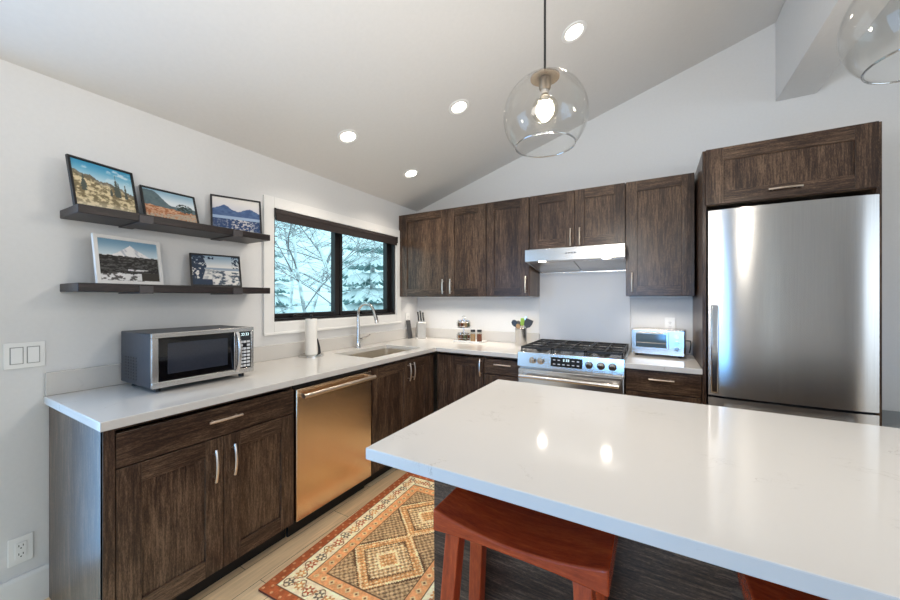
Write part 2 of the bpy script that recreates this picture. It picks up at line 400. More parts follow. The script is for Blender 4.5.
for a, b in ((WY0 + 0.02, ym - 0.004), (ym + 0.004, WY1 - 0.02)):
    bm = B(); rect_frame(bm, -0.11, -0.055, a, b, WZ0 + 0.02, WZ1 - 0.02, 0.05, ws=(0.03, 0.05, 0.035, 0.04))
    s = obj('window_sash', bm, M['bronze'], win, bevel=0.004, smooth=False)
    bm = B(); box(bm, -0.084, -0.079, a + 0.028, b - 0.048, WZ0 + 0.053, WZ1 - 0.058); obj('pane', bm, M['pane'], s, smooth=False)
    bm = B(); yy = a + (0.16 if b < ym + 0.01 else 0.25)
    box(bm, -0.054, -0.02, yy, yy + 0.10, WZ0 + 0.021, WZ0 + 0.036); tube(bm, [(-0.035, yy + 0.02, WZ0 + 0.036), (-0.02, yy + 0.05, WZ0 + 0.05), (-0.02, yy + 0.11, WZ0 + 0.046)], 0.006, 8)
    obj('crank', bm, M['bronze'], s)
bl = thing('roller_blind', 'dark brown roller blind rolled up across the window top', 'blind', (0.0, 0, 1.98))
bm = B(); cyl(bm, (0.0, WY0 + 0.01, 0.0), (0.0, WY1 - 0.004, 0.0), 0.032, seg=24); obj('fabric_roll', bm, M['blind'], bl)
for a, b in ((WY0 + 0.001, WY0 + 0.008), (WY1 - 0.003, WY1 + 0.004)):
    bm = B(); box(bm, -0.036, 0.033, a, b, -0.035, 0.03); obj('bracket', bm, M['black'], bl)
bm = B(); box(bm, 0.022, 0.030, WY0 + 0.012, WY1 - 0.006, -0.06, -0.01); obj('hem_bar', bm, M['blind'], bl, bevel=0.003)

# ------------------------------------------------------------------ cabinets
def pull(bm, x, z, y, vertical, ln=0.145, bow=0.012):
    """bar pull in front of plane y, centred at x,z"""
    pts = []
    for i in range(9):
        t = -1 + i / 4.0; off = y - 0.022 - bow * (1 - t * t)
        pts.append((x, off, z + t * ln / 2) if vertical else (x + t * ln / 2, off, z))
    tube(bm, pts, 0.0062, 10)
    for s in (-0.72, 0.72):
        off = y - 0.022 - bow * (1 - s * s)
        p = (x, y, z + s * ln / 2) if vertical else (x + s * ln / 2, y, z)
        cyl(bm, p, (p[0], off, p[2]), 0.0045, seg=10)

def shaker(bm, x0, x1, z0, z1, y0, st=0.076, t=0.02, rl=None):
    rl = rl or st
    box(bm, x0, x0 + st, y0, y0 + t, z0, z1, 0); box(bm, x1 - st, x1, y0, y0 + t, z0, z1, 0)
    box(bm, x0 + st, x1 - st, y0, y0 + t, z1 - rl, z1, 1); box(bm, x0 + st, x1 - st, y0, y0 + t, z0, z0 + rl, 1)
    box(bm, x0 + st - 0.004, x1 - st + 0.004, y0 + 0.010, y0 + t - 0.002, z0 + rl - 0.004, z1 - rl + 0.004, 0)

def cabinet(name, label, cat, loc, rz, w, z0, z1, depth, doors=(), drawers=(), kick=0.0, group=None, fillers=(), handle_bow=0.012, open_top=False, end=None):
    """local x along the front, y=0 the carcass front, doors in front of it; root on the floor or at the cabinet foot"""
    r = thing(name, label, cat, loc, rz, group)
    bm = B(); t = 0.018
    box(bm, 0, t, 0, depth, z0, z1, 0); box(bm, w - t, w, 0, depth, z0, z1, 0)
    box(bm, t, w - t, 0, depth, z0, z0 + t, 1)
    if not open_top:
        box(bm, t, w - t, 0, depth, z1 - t, z1, 1); box(bm, t, w - t, depth - 0.008, depth, z0 + t, z1 - t, 0)
    else:
        box(bm, t, w - t, 0, 0.02, z1 - 0.06, z1, 1)
    obj('carcass', bm, [M['wv'], M['wh']], r, smooth=False)
    if kick:
        bm = B(); box(bm, 0.0, w, 0.06, 0.075, 0.0, kick); obj('toe_kick', bm, M['kick'], r, smooth=False)
    for (a, b, c, d, hx, hz) in doors:
        bm = B(); shaker(bm, a, b, c, d, -0.021); o = obj('door', bm, [M['wv'], M['wh']], r, bevel=0.0012, smooth=False)
        if hx is not None:
            bm = B(); pull(bm, hx, hz, -0.021, True, bow=handle_bow); obj('handle', bm, M['nickel'], o)
    for (a, b, c, d, hx, hz, fl) in drawers:
        bm = B()
        if fl: box(bm, a, b, -0.021, -0.001, c, d, 1)
        else: shaker(bm, a, b, c, d, -0.021, 0.07, rl=0.05)
        o = obj('drawer', bm, [M['wv'], M['wh']], r, bevel=0.0015, smooth=False)
        if hx is not None:
            bm = B(); pull(bm, hx, hz, -0.021, False, bow=0.004); obj('handle', bm, M['nickel'], o)
    for (a, b, c, d) in fillers:
        bm = B(); box(bm, a, b, -0.021, -0.001, c, d, 0); obj('filler_strip', bm, [M['wv'], M['wh']], r, bevel=0.001, smooth=False)
    return r

LX = 0.64       # carcass front of the left run; its doors come out to 0.661
DEP = 0.625
ROT = PI / 2    # local x -> +y, local -y -> +x
# first base cabinet (nearest), y -2.9 .. -2.112
y0 = -2.9
c1 = cabinet('base_cabinet', 'dark wood base cabinet with one drawer over two doors under the microwave', 'cabinet', (LX, y0, 0), ROT, 0.786, 0.1, 0.878, DEP,
             doors=[(0.032, 0.411, 0.106, 0.716, 0.369, 0.598), (0.414, 0.781, 0.106, 0.716, 0.452, 0.598)],
             drawers=[(0.032, 0.781, 0.722, 0.852, 0.415, 0.800, True)], kick=0.1)
bm = B(); box(bm, -0.006, 0.0, -0.022, DEP, 0.0, 0.878, 0); box(bm, -0.006, 0.029, -0.0225, -0.001, 0.0, 0.878, 0)
obj('end_panel', bm, [M['wv'], M['wh']], c1, bevel=0.001, smooth=False)
# sink cabinet
y0 = -1.494
cabinet('base_cabinet', 'dark wood base cabinet with two doors below the sink', 'cabinet', (LX, y0, 0), ROT, 0.815, 0.1, 0.878, DEP,
        doors=[(0.004, 0.453, 0.106, 0.852, 0.428, 0.760), (0.456, 0.745, 0.106, 0.852, 0.484, 0.760)],
        fillers=[(0.749, 0.812, 0.106, 0.852)], kick=0.1, open_top=True)
# corner base cabinet on the back run
cabinet('base_cabinet', 'dark wood corner base cabinet with one door between sink and spice rack', 'cabinet', (0.69, -LX, 0), 0, 0.462, 0.1, 0.878, DEP,
        doors=[(0.105, 0.458, 0.106, 0.852, 0.436, 0.775)], fillers=[(0.0, 0.101, 0.106, 0.852)], kick=0.1)
cabinet('base_cabinet', 'narrow dark wood drawer cabinet left of the range', 'cabinet', (1.154, -LX, 0), 0, 0.302, 0.1, 0.878, DEP,
        drawers=[(0.003, 0.299, 0.728, 0.852, 0.17, 0.812, True), (0.003, 0.299, 0.42, 0.722, 0.17, 0.66, False), (0.003, 0.299, 0.106, 0.414, 0.17, 0.35, False)], kick=0.1)
cabinet('base_cabinet', 'dark wood drawer cabinet under the toaster oven right of the range', 'cabinet', (2.224, -LX, 0), 0, 0.434, 0.1, 0.878, DEP,
        drawers=[(0.003, 0.431, 0.728, 0.868, 0.213, 0.818, True), (0.003, 0.431, 0.42, 0.722, 0.213, 0.66, False), (0.003, 0.431, 0.106, 0.414, 0.213, 0.35, False)], kick=0.1)
# upper cabinets
UB, UT, UD = 1.375, 2.25, 0.325
U = 'upper cabinets on the back wall'
cabinet('wall_cabinet', 'dark wood two-door wall cabinet in the corner beside the window', 'cabinet', (0.006, -UD - 0.003, 0), 0, 1.026, UB, UT, UD,
        doors=[(0.03, 0.606, UB + 0.002, UT, 0.562, 1.475), (0.609, 1.023, UB + 0.002, UT, 0.650, 1.475)], fillers=[(0.0, 0.027, UB, UT)], group=U, handle_bow=0.006)
cabinet('wall_cabinet', 'dark wood single-door wall cabinet left of the range hood', 'cabinet', (1.034, -UD - 0.003, 0), 0, 0.411, UB, UT, UD,
        doors=[(0.003, 0.408, UB + 0.002, UT, 0.384, 1.478)], group=U, handle_bow=0.006)
cabinet('wall_cabinet', 'short dark wood two-door wall cabinet above the range hood', 'cabinet', (1.447, -UD - 0.003, 0), 0, 0.757, 1.785, UT, UD,
        doors=[(0.003, 0.380, 1.787, UT, 0.352, 1.862), (0.383, 0.754, 1.787, UT, 0.424, 1.862)], group=U, handle_bow=0.006)
cabinet('wall_cabinet', 'dark wood single-door wall cabinet between range hood and refrigerator', 'cabinet', (2.206, -UD - 0.003, 0), 0, 0.440, UB, UT, UD,
        doors=[(0.003, 0.437, UB + 0.002, UT, 0.044, 1.480)], group=U, handle_bow=0.006)
# refrigerator enclosure
FX0, FX1 = 2.660, 3.428
fe = thing('refrigerator_cabinet', 'tall dark wood enclosure with a lift-up cabinet over the refrigerator', 'cabinet', (FX0, -0.66, 0))
w = FX1 - FX0
bm = B(); box(bm, 0, 0.02, 0, 0.656, 0, 2.283); obj('side_panel', bm, M['wv'], fe, bevel=0.001, smooth=False)
bm = B(); box(bm, w - 0.02, w, 0, 0.656, 0, 2.283); obj('side_panel', bm, M['wv'], fe, bevel=0.001, smooth=False)
bm = B(); box(bm, 0.02, w - 0.02, 0.002, 0.65, 1.935, 1.953); box(bm, 0.02, w - 0.02, 0.002, 0.65, 2.262, 2.28); box(bm, 0.02, w - 0.02, 0.63, 0.65, 1.953, 2.262)
obj('upper_box', bm, M['wh'], fe, smooth=False)
bm = B(); shaker(bm, 0.016, w - 0.018, 1.938, 2.281, -0.02, 0.088, rl=0.078); d = obj('door', bm, [M['wv'], M['wh']], fe, bevel=0.0012, smooth=False)
bm = B(); pull(bm, 0.382, 1.986, -0.02, False, 0.145, 0.008); obj('handle', bm, M['nickel'], d)

# ------------------------------------------------------------------ countertops
def slab(bm, xs, ys, filled, z0, z1):
    def key(i, j): return 0 <= i < len(xs) - 1 and 0 <= j < len(ys) - 1 and filled(i, j)
    V = {}
    def v(i, j, z):
        k = (i, j, z)
        if k not in V: V[k] = bm.verts.new((xs[i], ys[j], z))
        return V[k]
    for i in range(len(xs) - 1):
        for j in range(len(ys) - 1):
            if not key(i, j): continue
            bm.faces.new((v(i, j, z1), v(i + 1, j, z1), v(i + 1, j + 1, z1), v(i, j + 1, z1)))
            bm.faces.new((v(i, j + 1, z0), v(i + 1, j + 1, z0), v(i + 1, j, z0), v(i, j, z0)))
            for di, dj, a, b in ((-1, 0, (i, j + 1), (i, j)), (1, 0, (i + 1, j), (i + 1, j + 1)), (0, -1, (i, j), (i + 1, j)), (0, 1, (i + 1, j + 1), (i, j + 1))):
                if not key(i + di, j + dj):
                    bm.faces.new((v(*a, z0), v(*b, z0), v(*b, z1), v(*a, z1)))
CT, CB = 0.915, 0.88
CF = 0.692
SX0, SX1, SY0, SY1 = 0.175, 0.585, -1.41, -0.76
ct = thing('countertop', 'white quartz countertop turning the corner from microwave to range', 'countertop', (0.002, -2.921, CB))
bm = B()
xs = [0.002, SX0, SX1, CF, 1.457]; ys = [-2.921, SY0, SY1, -CF, -0.002]
xs2 = [x - 0.002 for x in xs]; ys2 = [y + 2.921 for y in ys]
slab(bm, xs2, ys2, lambda i, j: (i <= 2 or j == 3) and not (i == 1 and j == 1), 0.0, CT - CB)
obj('slab', bm, M['quartz'], ct, bevel=0.003, smooth=False)
bm = B(); box(bm, 0.002, 0.022, -2.917, -0.026, CT + 0.0005, 1.02); tag(obj('backsplash', bm, M['quartz'], bevel=0.002, smooth=False), 'long low quartz backsplash strip along the wall with the window', 'backsplash')
bm = B(); box(bm, 0.002, 1.440, -0.022, -0.002, CT + 0.0005, 1.02); tag(obj('backsplash', bm, M['quartz'], bevel=0.002, smooth=False), 'low quartz backsplash strip behind the spice rack and crock', 'backsplash')
ct2 = thing('countertop', 'short white quartz countertop under the toaster oven', 'countertop', (2.223, -CF, CB))
bm = B(); box(bm, 0, 0.435, 0, CF - 0.002, 0, CT - CB); obj('slab', bm, M['quartz'], ct2, bevel=0.003, smooth=False)
bm = B(); box(bm, 2.224, 2.657, -0.022, -0.002, CT + 0.0005, 1.02); tag(obj('backsplash', bm, M['quartz'], bevel=0.002, smooth=False), 'short quartz backsplash strip behind the toaster oven', 'backsplash')
bm = B(); box(bm, 1.4420, 2.222, -0.016, -0.001, 0.93, 1.595); tag(obj('splash_panel', bm, M['whitegloss'], bevel=0.002, smooth=False), 'pale blue-white splash slab on the wall behind the range', 'splash panel')

# sink
sk = thing('kitchen_sink', 'undermount stainless steel sink basin set in the countertop', 'sink', ((SX0 + SX1) / 2, (SY0 + SY1) / 2, 0.68))
hx, hy = (SX1 - SX0) / 2, (SY1 - SY0) / 2
bm = B()
def rrect(hx, hy, r, z, n=5):
    out = []
    for cx_, cy_, a0 in ((hx - r, hy - r, 0), (-hx + r, hy - r, 90), (-hx + r, -hy + r, 180), (hx - r, -hy + r, 270)):
        for k in range(n + 1):
            a = math.radians(a0 + 90 * k / n); out.append((cx_ + r * math.cos(a), cy_ + r * math.sin(a), z))
    return out
rings = [rrect(hx + 0.02, hy + 0.02, 0.03, 0.199), rrect(hx - 0.002, hy - 0.002, 0.03, 0.199), rrect(hx - 0.004, hy - 0.004, 0.03, 0.02), rrect(hx - 0.024, hy - 0.024, 0.03, 0.004)]
rv = [[bm.verts.new(p) for p in r] for r in rings]
for a, b in zip(rv[:-1], rv[1:]):
    for k in range(len(a)): bm.faces.new((a[k], a[(k + 1) % len(a)], b[(k + 1) % len(a)], b[k]))
bm.faces.new(rv[-1])
obj('basin', bm, M['sinksteel'], sk, recalc=False)
bm = B(); lathe(bm, [(0.0, 0.006), (0.03, 0.006), (0.044, 0.0085), (0.046, 0.005)]); obj('drain', bm, M['chrome'], sk)
# faucet
fa = thing('kitchen_faucet', 'tall brushed gooseneck faucet behind the sink', 'faucet', (0.100, -1.055, CT))
bm = B(); lathe(bm, [(0, 0), (0.027, 0), (0.027, 0.006), (0.023, 0.012), (0.021, 0.06), (0.0145, 0.24), (0.0135, 0.26), (0, 0.262)]); obj('body', bm, M['chrome'], fa)
pts = [(0, 0, 0.25), (0, 0, 0.29)] + [(0.095 - 0.095 * math.cos(a), 0, 0.30 + 0.095 * math.sin(a)) for a in [math.radians(k) for k in range(0, 166, 11)]]
bm = B(); tube(bm, pts, 0.0125, 14); obj('spout', bm, M['chrome'], fa)
e = Vector(pts[-1]); dr = (e - Vector(pts[-2])).normalized()
bm = B(); tube(bm, [e - dr * 0.005, e + dr * 0.05, e + dr * 0.085, e + dr * 0.10], [0.0125, 0.0145, 0.017, 0.0155], 14); h = obj('spray_head', bm, M['chrome'], fa)
bm = B(); tube(bm, [e + dr * 0.03 + Vector((0.006, 0.011, 0)), e + dr * 0.06 + Vector((0.007, 0.0135, 0))], 0.005, 8); obj('button', bm, M['black'], h)
bm = B(); cyl(bm, (0, 0.012, 0.075), (0, 0.048, 0.075), 0.013, 0.012); tube(bm, [(0, 0.04, 0.078), (0.02, 0.075, 0.09), (0.04, 0.115, 0.112)], [0.008, 0.006, 0.0045], 10); obj('lever', bm, M['chrome'], fa)

# ------------------------------------------------------------------ dishwasher
dw = thing('dishwasher', 'stainless steel dishwasher with a towel-bar handle under the countertop', 'dishwasher', (0.655, -2.108, 0), ROT)
w = 0.61
bm = B(); box(bm, 0.004, w - 0.004, 0.02, 0.60, 0.1, 0.875); obj('tub', bm, M['black'], dw, smooth=False)
bm = B(); box(bm, 0.004, w - 0.004, -0.012, 0.02, 0.105, 0.846); obj('door', bm, M['steel_warm_refl'], dw, bevel=0.004)
bm = B(); tube(bm, [(0.016, -0.058, 0.812), (w - 0.016, -0.058, 0.812)], 0.0125, 16)
hd = obj('handle', bm, M['nickel'], dw)
for x in (0.03, w - 0.03):
    bm = B(); box(bm, x - 0.009, x + 0.009, -0.054, -0.012, 0.802, 0.822); obj('mount', bm, M['nickel'], hd, bevel=0.002)
bm = B(); box(bm, 0.0, w, 0.06, 0.075, 0, 0.1); obj('toe_kick', bm, M['kick'], dw, smooth=False)

# ------------------------------------------------------------------ range
rg = thing('gas_range', 'stainless steel slide-in gas range with black grates', 'range', (1.459, -0.70, 0))
w = 0.762
bm = B(); box(bm, 0.002, w - 0.002, 0.055, 0.66, 0.05, 0.905); obj('body', bm, M['steel_h'], rg, smooth=False)
bm = B(); prism(bm, [(0.0, 0.824), (0.06, 0.824), (0.06, 0.935), (0.012, 0.937)], 'x', 0.0, w); cp = obj('control_panel', bm, M['steel_h'], rg, bevel=0.003)
bm = B(); prism(bm, [(-0.0015, 0.847), (0.006, 0.847), (0.014, 0.915), (0.0065, 0.915)], 'x', 0.262, 0.488); dp = obj('display', bm, M['blackglass'], cp)
for i in range(6):
    for j in range(2):
        if i in (2, 3) and j == 1: continue
        x = 0.279 + i * 0.034; z = 0.862 + j * 0.03; y = 0.0 + (z - 0.847) * 0.1176 - 0.0024
        bm = B(); box(bm, x, x + 0.018, y, y + 0.002, z, z + 0.006); obj('touch_key', bm, M['keys'], cp, smooth=False)
bm = B(); z = 0.889; y = (z - 0.847) * 0.1176 - 0.003
for i in range(3):
    x = 0.352 + i * 0.014 + (0.006 if i else 0); box(bm, x, x + 0.009, y, y + 0.002, z, z + 0.0025); box(bm, x, x + 0.009, y + 0.0015, y + 0.0035, z + 0.014, z + 0.0165)
    box(bm, x + 0.0075, x + 0.009, y, y + 0.003, z, z + 0.0165); box(bm, x, x + 0.009, y + 0.0005, y + 0.0025, z + 0.007, z + 0.0092)
obj('clock_digits', bm, M['lcd'], dp, smooth=False)
for x in (0.125, 0.187, 0.533, 0.612, 0.687):
    bm = B(); z = 0.88; y = 0.004
    cyl(bm, (x, y, z), (x, y - 0.006, z - 0.0007), 0.027, seg=24); cyl(bm, (x, y - 0.006, z), (x, y - 0.034, z - 0.004), 0.021, 0.018, seg=24)
    box(bm, x - 0.004, x + 0.004, y - 0.038, y - 0.030, z - 0.018, z + 0.014); obj('knob', bm, M['chrome'], cp, bevel=0.001)
bm = B(); box(bm, 0.006, w - 0.006, 0.004, 0.052, 0.27, 0.806); od = obj('oven_door', bm, M['steel_h'], rg, bevel=0.004)
bm = B(); box(bm, 0.09, w - 0.09, 0.001, 0.006, 0.36, 0.66); obj('oven_window', bm, M['blackglass'], od, bevel=0.001)
bm = B(); tube(bm, [(0.03, -0.046, 0.758), (w - 0.03, -0.046, 0.758)], 0.0145, 16)
for x in (0.06, w - 0.06): box(bm, x - 0.01, x + 0.01, -0.046, 0.005, 0.748, 0.768)
obj('handle', bm, M['steel_h'], od)
bm = B(); box(bm, 0.006, w - 0.006, 0.006, 0.052, 0.07, 0.262); obj('warming_drawer', bm, M['steel_h'], rg, bevel=0.004)
bm = B(); box(bm, -0.004, w + 0.004, 0.03, 0.676, 0.917, 0.936); obj('cooktop', bm, M['steel_h'], rg, bevel=0.004)
for (x, y, r) in ((0.15, 0.19, 0.05), (0.15, 0.50, 0.04), (0.38, 0.345, 0.055), (0.61, 0.19, 0.05), (0.61, 0.50, 0.04)):
    bm = B(); lathe(bm, [(0, 0.937), (r, 0.937), (r * 0.95, 0.945), (r * 0.6, 0.948), (r * 0.6, 0.955), (0, 0.957)], (x, y, 0)); obj('burner', bm, M['iron'], rg)
for gx0, gx1 in ((0.012, 0.258), (0.262, 0.500), (0.504, 0.750)):
    bm = B(); zt0, zt1 = 0.958, 0.974; b = 0.011; gy0, gy1 = 0.055, 0.655
    for y in (gy0, gy1 - b, 0.345): box(bm, gx0, gx1, y, y + b, zt0, zt1)
    for x in (gx0, gx1 - b, (gx0 + gx1 - b) / 2): box(bm, x, x + b, gy0, gy1, zt0, zt1)
    for y in (0.19, 0.50): box(bm, gx0, gx1, y - b / 2, y + b / 2, zt0, zt1)
    for x in (gx0, gx1 - b):
        for y in (gy0, gy1 - b, 0.345): box(bm, x, x + b, y, y + b, 0.935, zt0)
    obj('grate', bm, M['iron'], rg, bevel=0.002)
bm = B(); prism(bm, [(0.645, 0.936), (0.676, 0.936), (0.676, 0.962), (0.655, 0.962)], 'x', 0.05, w - 0.05); obj('rear_vent', bm, M['steel_h'], rg, bevel=0.002)
for x in (0.04, w - 0.04):
    for y in (0.1, 0.6): bm = B(); cyl(bm, (x, y, 0), (x, y, 0.05), 0.018); obj('foot', bm, M['black'], rg)

# range hood
hd = thing('range_hood', 'stainless steel under-cabinet range hood above the cooktop', 'range hood', (1.459, -0.002, 1.60))
w = 0.752
bm = B()
prism(bm, [(-0.505, 0.160), (-0.502, 0.162), (-0.325, 0.176), (-0.325, 0.181), (0, 0.181), (0, 0.178), (-0.33, 0.172), (-0.495, 0.152), (-0.495, 0.068), (-0.505, 0.063)], 'x', 0, w)
for x0, x1 in ((0, 0.008), (w - 0.008, w)):
    prism(bm, [(-0.503, 0.063), (-0.503, 0.160), (-0.325, 0.175), (0, 0.178), (0, -0.006)], 'x', x0, x1)
box(bm, 0, w, -0.012, 0.0, -0.006, 0.178)
obj('shell', bm, M['steel_h'], hd, bevel=0.001)
for a, b in ((0.012, 0.372), (0.378, w - 0.012)):
    bm = B(); prism(bm, [(-0.405, 0.058), (-0.405, 0.066), (-0.016, 0.008), (-0.016, 0.0)], 'x', a, b); obj('filter', bm, M['steel_v'], hd, bevel=0.001)
bm = B(); prism(bm, [(-0.494, 0.072), (-0.494, 0.078), (-0.408, 0.066), (-0.408, 0.060)], 'x', 0.01, w - 0.01); obj('light_panel', bm, M['steel_h'], hd)
for x in (0.13, w - 0.13):
    bm = B(); cyl(bm, (x, -0.45, 0.0655), (x, -0.45, 0.061), 0.03, seg=24); L_ = obj('lamp', bm, M['lens'], hd)
    l = area('hood_lamp_light', (x, -0.45, 0.055), (0, 0, 0), 0.05, 0.05, 0.7, (1.0, 0.90, 0.76), hd)
for i in range(4):
    bm = B(); x = 0.335 + i * 0.022; cyl(bm, (x, -0.505, 0.115), (x, -0.5085, 0.115), 0.006, seg=14); obj('button', bm, M['black'], hd)

# ------------------------------------------------------------------ refrigerator
fr = thing('refrigerator', 'large stainless steel refrigerator with bottom freezer drawer', 'refrigerator', (2.686, -0.715, 0))
w = 0.717
def door_bm(x0, x1, z0, z1, depth=0.06, bulge=0.010):
    bm = B(); n = 24; poly = []
    for k in range(n + 1):
        t = -1 + 2 * k / n; u = abs(t) ** 5
        poly.append((x0 + (x1 - x0) * (t + 1) / 2, -bulge * (1 - t * t) + 0.014 * u))
    poly += [(x1, depth), (x0, depth)]
    prism(bm, poly, 'z', z0, z1); return bm
bm = B(); box(bm, 0.006, w - 0.006, 0.066, 0.70, 0.03, 1.885); obj('body', bm, M['greycase'], fr, smooth=False)
d = obj('door', door_bm(0, w, 0.765, 1.895), M['steel_v'], fr)
bm = B(); box(bm, 0.006, 0.040, -0.058, -0.044, 0.795, 1.318)
for z in (0.82, 1.295): box(bm, 0.010, 0.034, -0.048, 0.004, z - 0.014, z + 0.014)
obj('handle', bm, M['chrome'], d, bevel=0.005)
f2 = obj('freezer_drawer', door_bm(0, w, 0.09, 0.752), M['steel_v'], fr)
bm = B(); tube(bm, [(0.07, -0.052, 0.695), (w - 0.07, -0.052, 0.695)], 0.013, 14)
for x in (0.1, w - 0.1): box(bm, x - 0.012, x + 0.012, -0.05, 0.002, 0.685, 0.705)
obj('handle', bm, M['chrome'], f2)
bm = B(); box(bm, 0.01, w - 0.01, 0.03, 0.08, 0.0, 0.08); obj('toe_grille', bm, M['black'], fr, smooth=False)

# ------------------------------------------------------------------ island
IX0, IX1, IYF, IYN = 1.655, 3.95, -1.58, -2.606
it = thing('countertop', 'large white quartz island countertop with overhang above the stools', 'countertop', (IX0, IYN, CB))
bm = B(); box(bm, 0, IX1 - IX0, 0, IYF - IYN, 0, CT - CB); obj('slab', bm, M['quartz'], it, bevel=0.003, smooth=False)
isl = thing('kitchen_island', 'dark wood kitchen island base under the large white countertop', 'island', (1.660, -2.235, 0))
w, dp_ = 2.23, 0.625
bm = B(); box(bm, 0, w, 0, 0.018, 0.0, 0.878, 0); obj('back_panel', bm, M['wh'], isl, bevel=0.001, smooth=False)
for x in (0, w - 0.02):
    bm = B(); box(bm, x, x + 0.02, 0.019, dp_, 0.0, 0.878); obj('end_panel', bm, M['wv'], isl, bevel=0.001, smooth=False)
bm = B(); box(bm, 0.021, w - 0.021, 0.02, dp_ - 0.002, 0.1, 0.877); obj('carcass', bm, M['wv'], isl, smooth=False)
for i in range(4):
    a = 0.024 + i * 0.538; bm = B(); box(bm, a, a + 0.535, dp_, dp_ + 0.02, 0.106, 0.87)
    o = obj('door', bm, M['wv'], isl, bevel=0.001, smooth=False)

# saddle stools
def stool(label, loc, rz=0.0):
    r = thing('saddle_stool', label, 'stool', loc, rz, 'saddle stools at the island')
    hw, hd_ = 0.239, 0.116
    bm = B(); n = 22; top = []; bot = []
    for k in range(n + 1):
        t = -1 + 2 * k / n
        top.append((t * hw, 0.735 - 0.030 * (1 - t * t))); bot.append((t * hw, 0.672 + 0.0 + 0.010 * (1 - abs(t) ** 3) - 0.002))
    prism(bm, top + bot[::-1], 'y', -hd_, hd_); obj('seat', bm, M['stoolw'], r, bevel=0.005)
    for sx in (-1, 1):
        for sy in (-1, 1):
            bm = B()
            def ring(x, y, z, h): return [bm.verts.new((x + a * h, y + b * h, z)) for a, b in ((-1, -1), (1, -1), (1, 1), (-1, 1))]
            A = ring(sx * 0.178, sy * 0.083, 0.684, 0.0225); C = ring(sx * 0.222, sy * 0.125, 0.0, 0.0205)
            bm.faces.new(A); bm.faces.new(C[::-1])
            for k in range(4): bm.faces.new((A[k], C[k], C[(k + 1) % 4], A[(k + 1) % 4]))
            obj('leg', bm, M['stoolz'], r, bevel=0.003, smooth=False)
    def at(sx, sy, z):
        t = 1 - z / 0.684; return (sx * (0.178 + 0.044 * t), sy * (0.083 + 0.042 * t), z)
    for sy in (-1, 1):
        bm = B(); a, b = at(-1, sy, 0.18), at(1, sy, 0.18); box(bm, a[0] + 0.012, b[0] - 0.012, a[1] - 0.011, a[1] + 0.011, 0.16, 0.20); obj('stretcher', bm, M['stoolw'], r, bevel=0.002)
    for sx in (-1, 1):
        bm = B(); a, b = at(sx, -1, 0.26), at(sx, 1, 0.26); box(bm, a[0] - 0.011, a[0] + 0.011, a[1] + 0.012, b[1] - 0.012, 0.24, 0.28); obj('stretcher', bm, M['stoolz'], r, bevel=0.002)
    return r
st = stool('reddish-brown wooden saddle stool, whole seat visible below the island countertop', (2.068, -2.392, 0))
dup(st, (2.812, -2.392, 0), 0, 'reddish-brown wooden saddle stool at the bottom edge, only a seat end showing')

# low bench far right
bn = thing('low_bench', 'low wooden bench with a grey top, just showing right of the refrigerator', 'bench', (3.50, -0.42, 0))
bm = B(); box(bm, 0, 1.2, 0.0, 0.40, 0.585, 0.640); obj('cushion', bm, noise_tint(mat('grey_cushion', (150, 154, 156), 0.8), 200, 0.06), bn, bevel=0.012)
bm = B(); box(bm, 0, 1.2, 0.0, 0.40, 0.54, 0.583); obj('seat', bm, wood('bench_wood', 'x', (80, 52, 36), (110, 76, 54), (136, 100, 74)), bn, bevel=0.004)
for x in (0.03, 1.12):
    for y in (0.02, 0.33):
        bm = B(); box(bm, x, x + 0.05, y, y + 0.05, 0, 0.54); obj('leg', bm, bpy.data.materials['bench_wood'], bn, bevel=0.003)

# ------------------------------------------------------------------ picture shelves
def shelf(label, z, nm):
    r = thing('floating_shelf', label, 'shelf', (0.002, -2.87, z))
    bm = B(); box(bm, 0, 0.25, 0, 0.88, 0, 0.038); obj('board', bm, M['shelfw'], r, bevel=0.003)
    for y in (0.208, 0.645):
        bm = B(); box(bm, 0, 0.254, y, y + 0.055, -0.006, -0.0005); box(bm, 0.2505, 0.256, y, y + 0.055, -0.006, 0.03); box(bm, 0, 0.006, y, y + 0.055, -0.006, -0.0005)
        obj('bracket', bm, M['steelstrap'], r, bevel=0.001)
shelf('upper dark wood floating shelf holding three framed photographs', 1.728, 0)
shelf('lower dark wood floating shelf holding two framed photographs', 1.387, 1)

# value noise for the printed pictures and the rug pattern
_rs = np.random.RandomState(3); _T = _rs.rand(256, 256)
def vn(x, y):
    xi = np.floor(x).astype(int); yi = np.floor(y).astype(int); fx = x - xi; fy = y - yi
    fx = fx * fx * (3 - 2 * fx); fy = fy * fy * (3 - 2 * fy)
    g = lambda a, b: _T[a % 256, b % 256]
    return (g(xi, yi) * (1 - fx) + g(xi + 1, yi) * fx) * (1 - fy) + (g(xi, yi + 1) * (1 - fx) + g(xi + 1, yi + 1) * fx) * fy
def fbm(x, y, o=4):
    s = 0; a = 0.5; t = 0
    for k in range(o): s = s + a * vn(x * 2 ** k + 17 * k, y * 2 ** k + 31 * k); t += a; a *= 0.55
    return s / t
def mixc(a, b, t):
    return a * (1 - t[..., None]) + b * t[..., None]
C = lambda *c: np.array(c, float)
def sst(a, b, x):
    t = np.clip((x - a) / (b - a), 0, 1); return t * t * (3 - 2 * t)

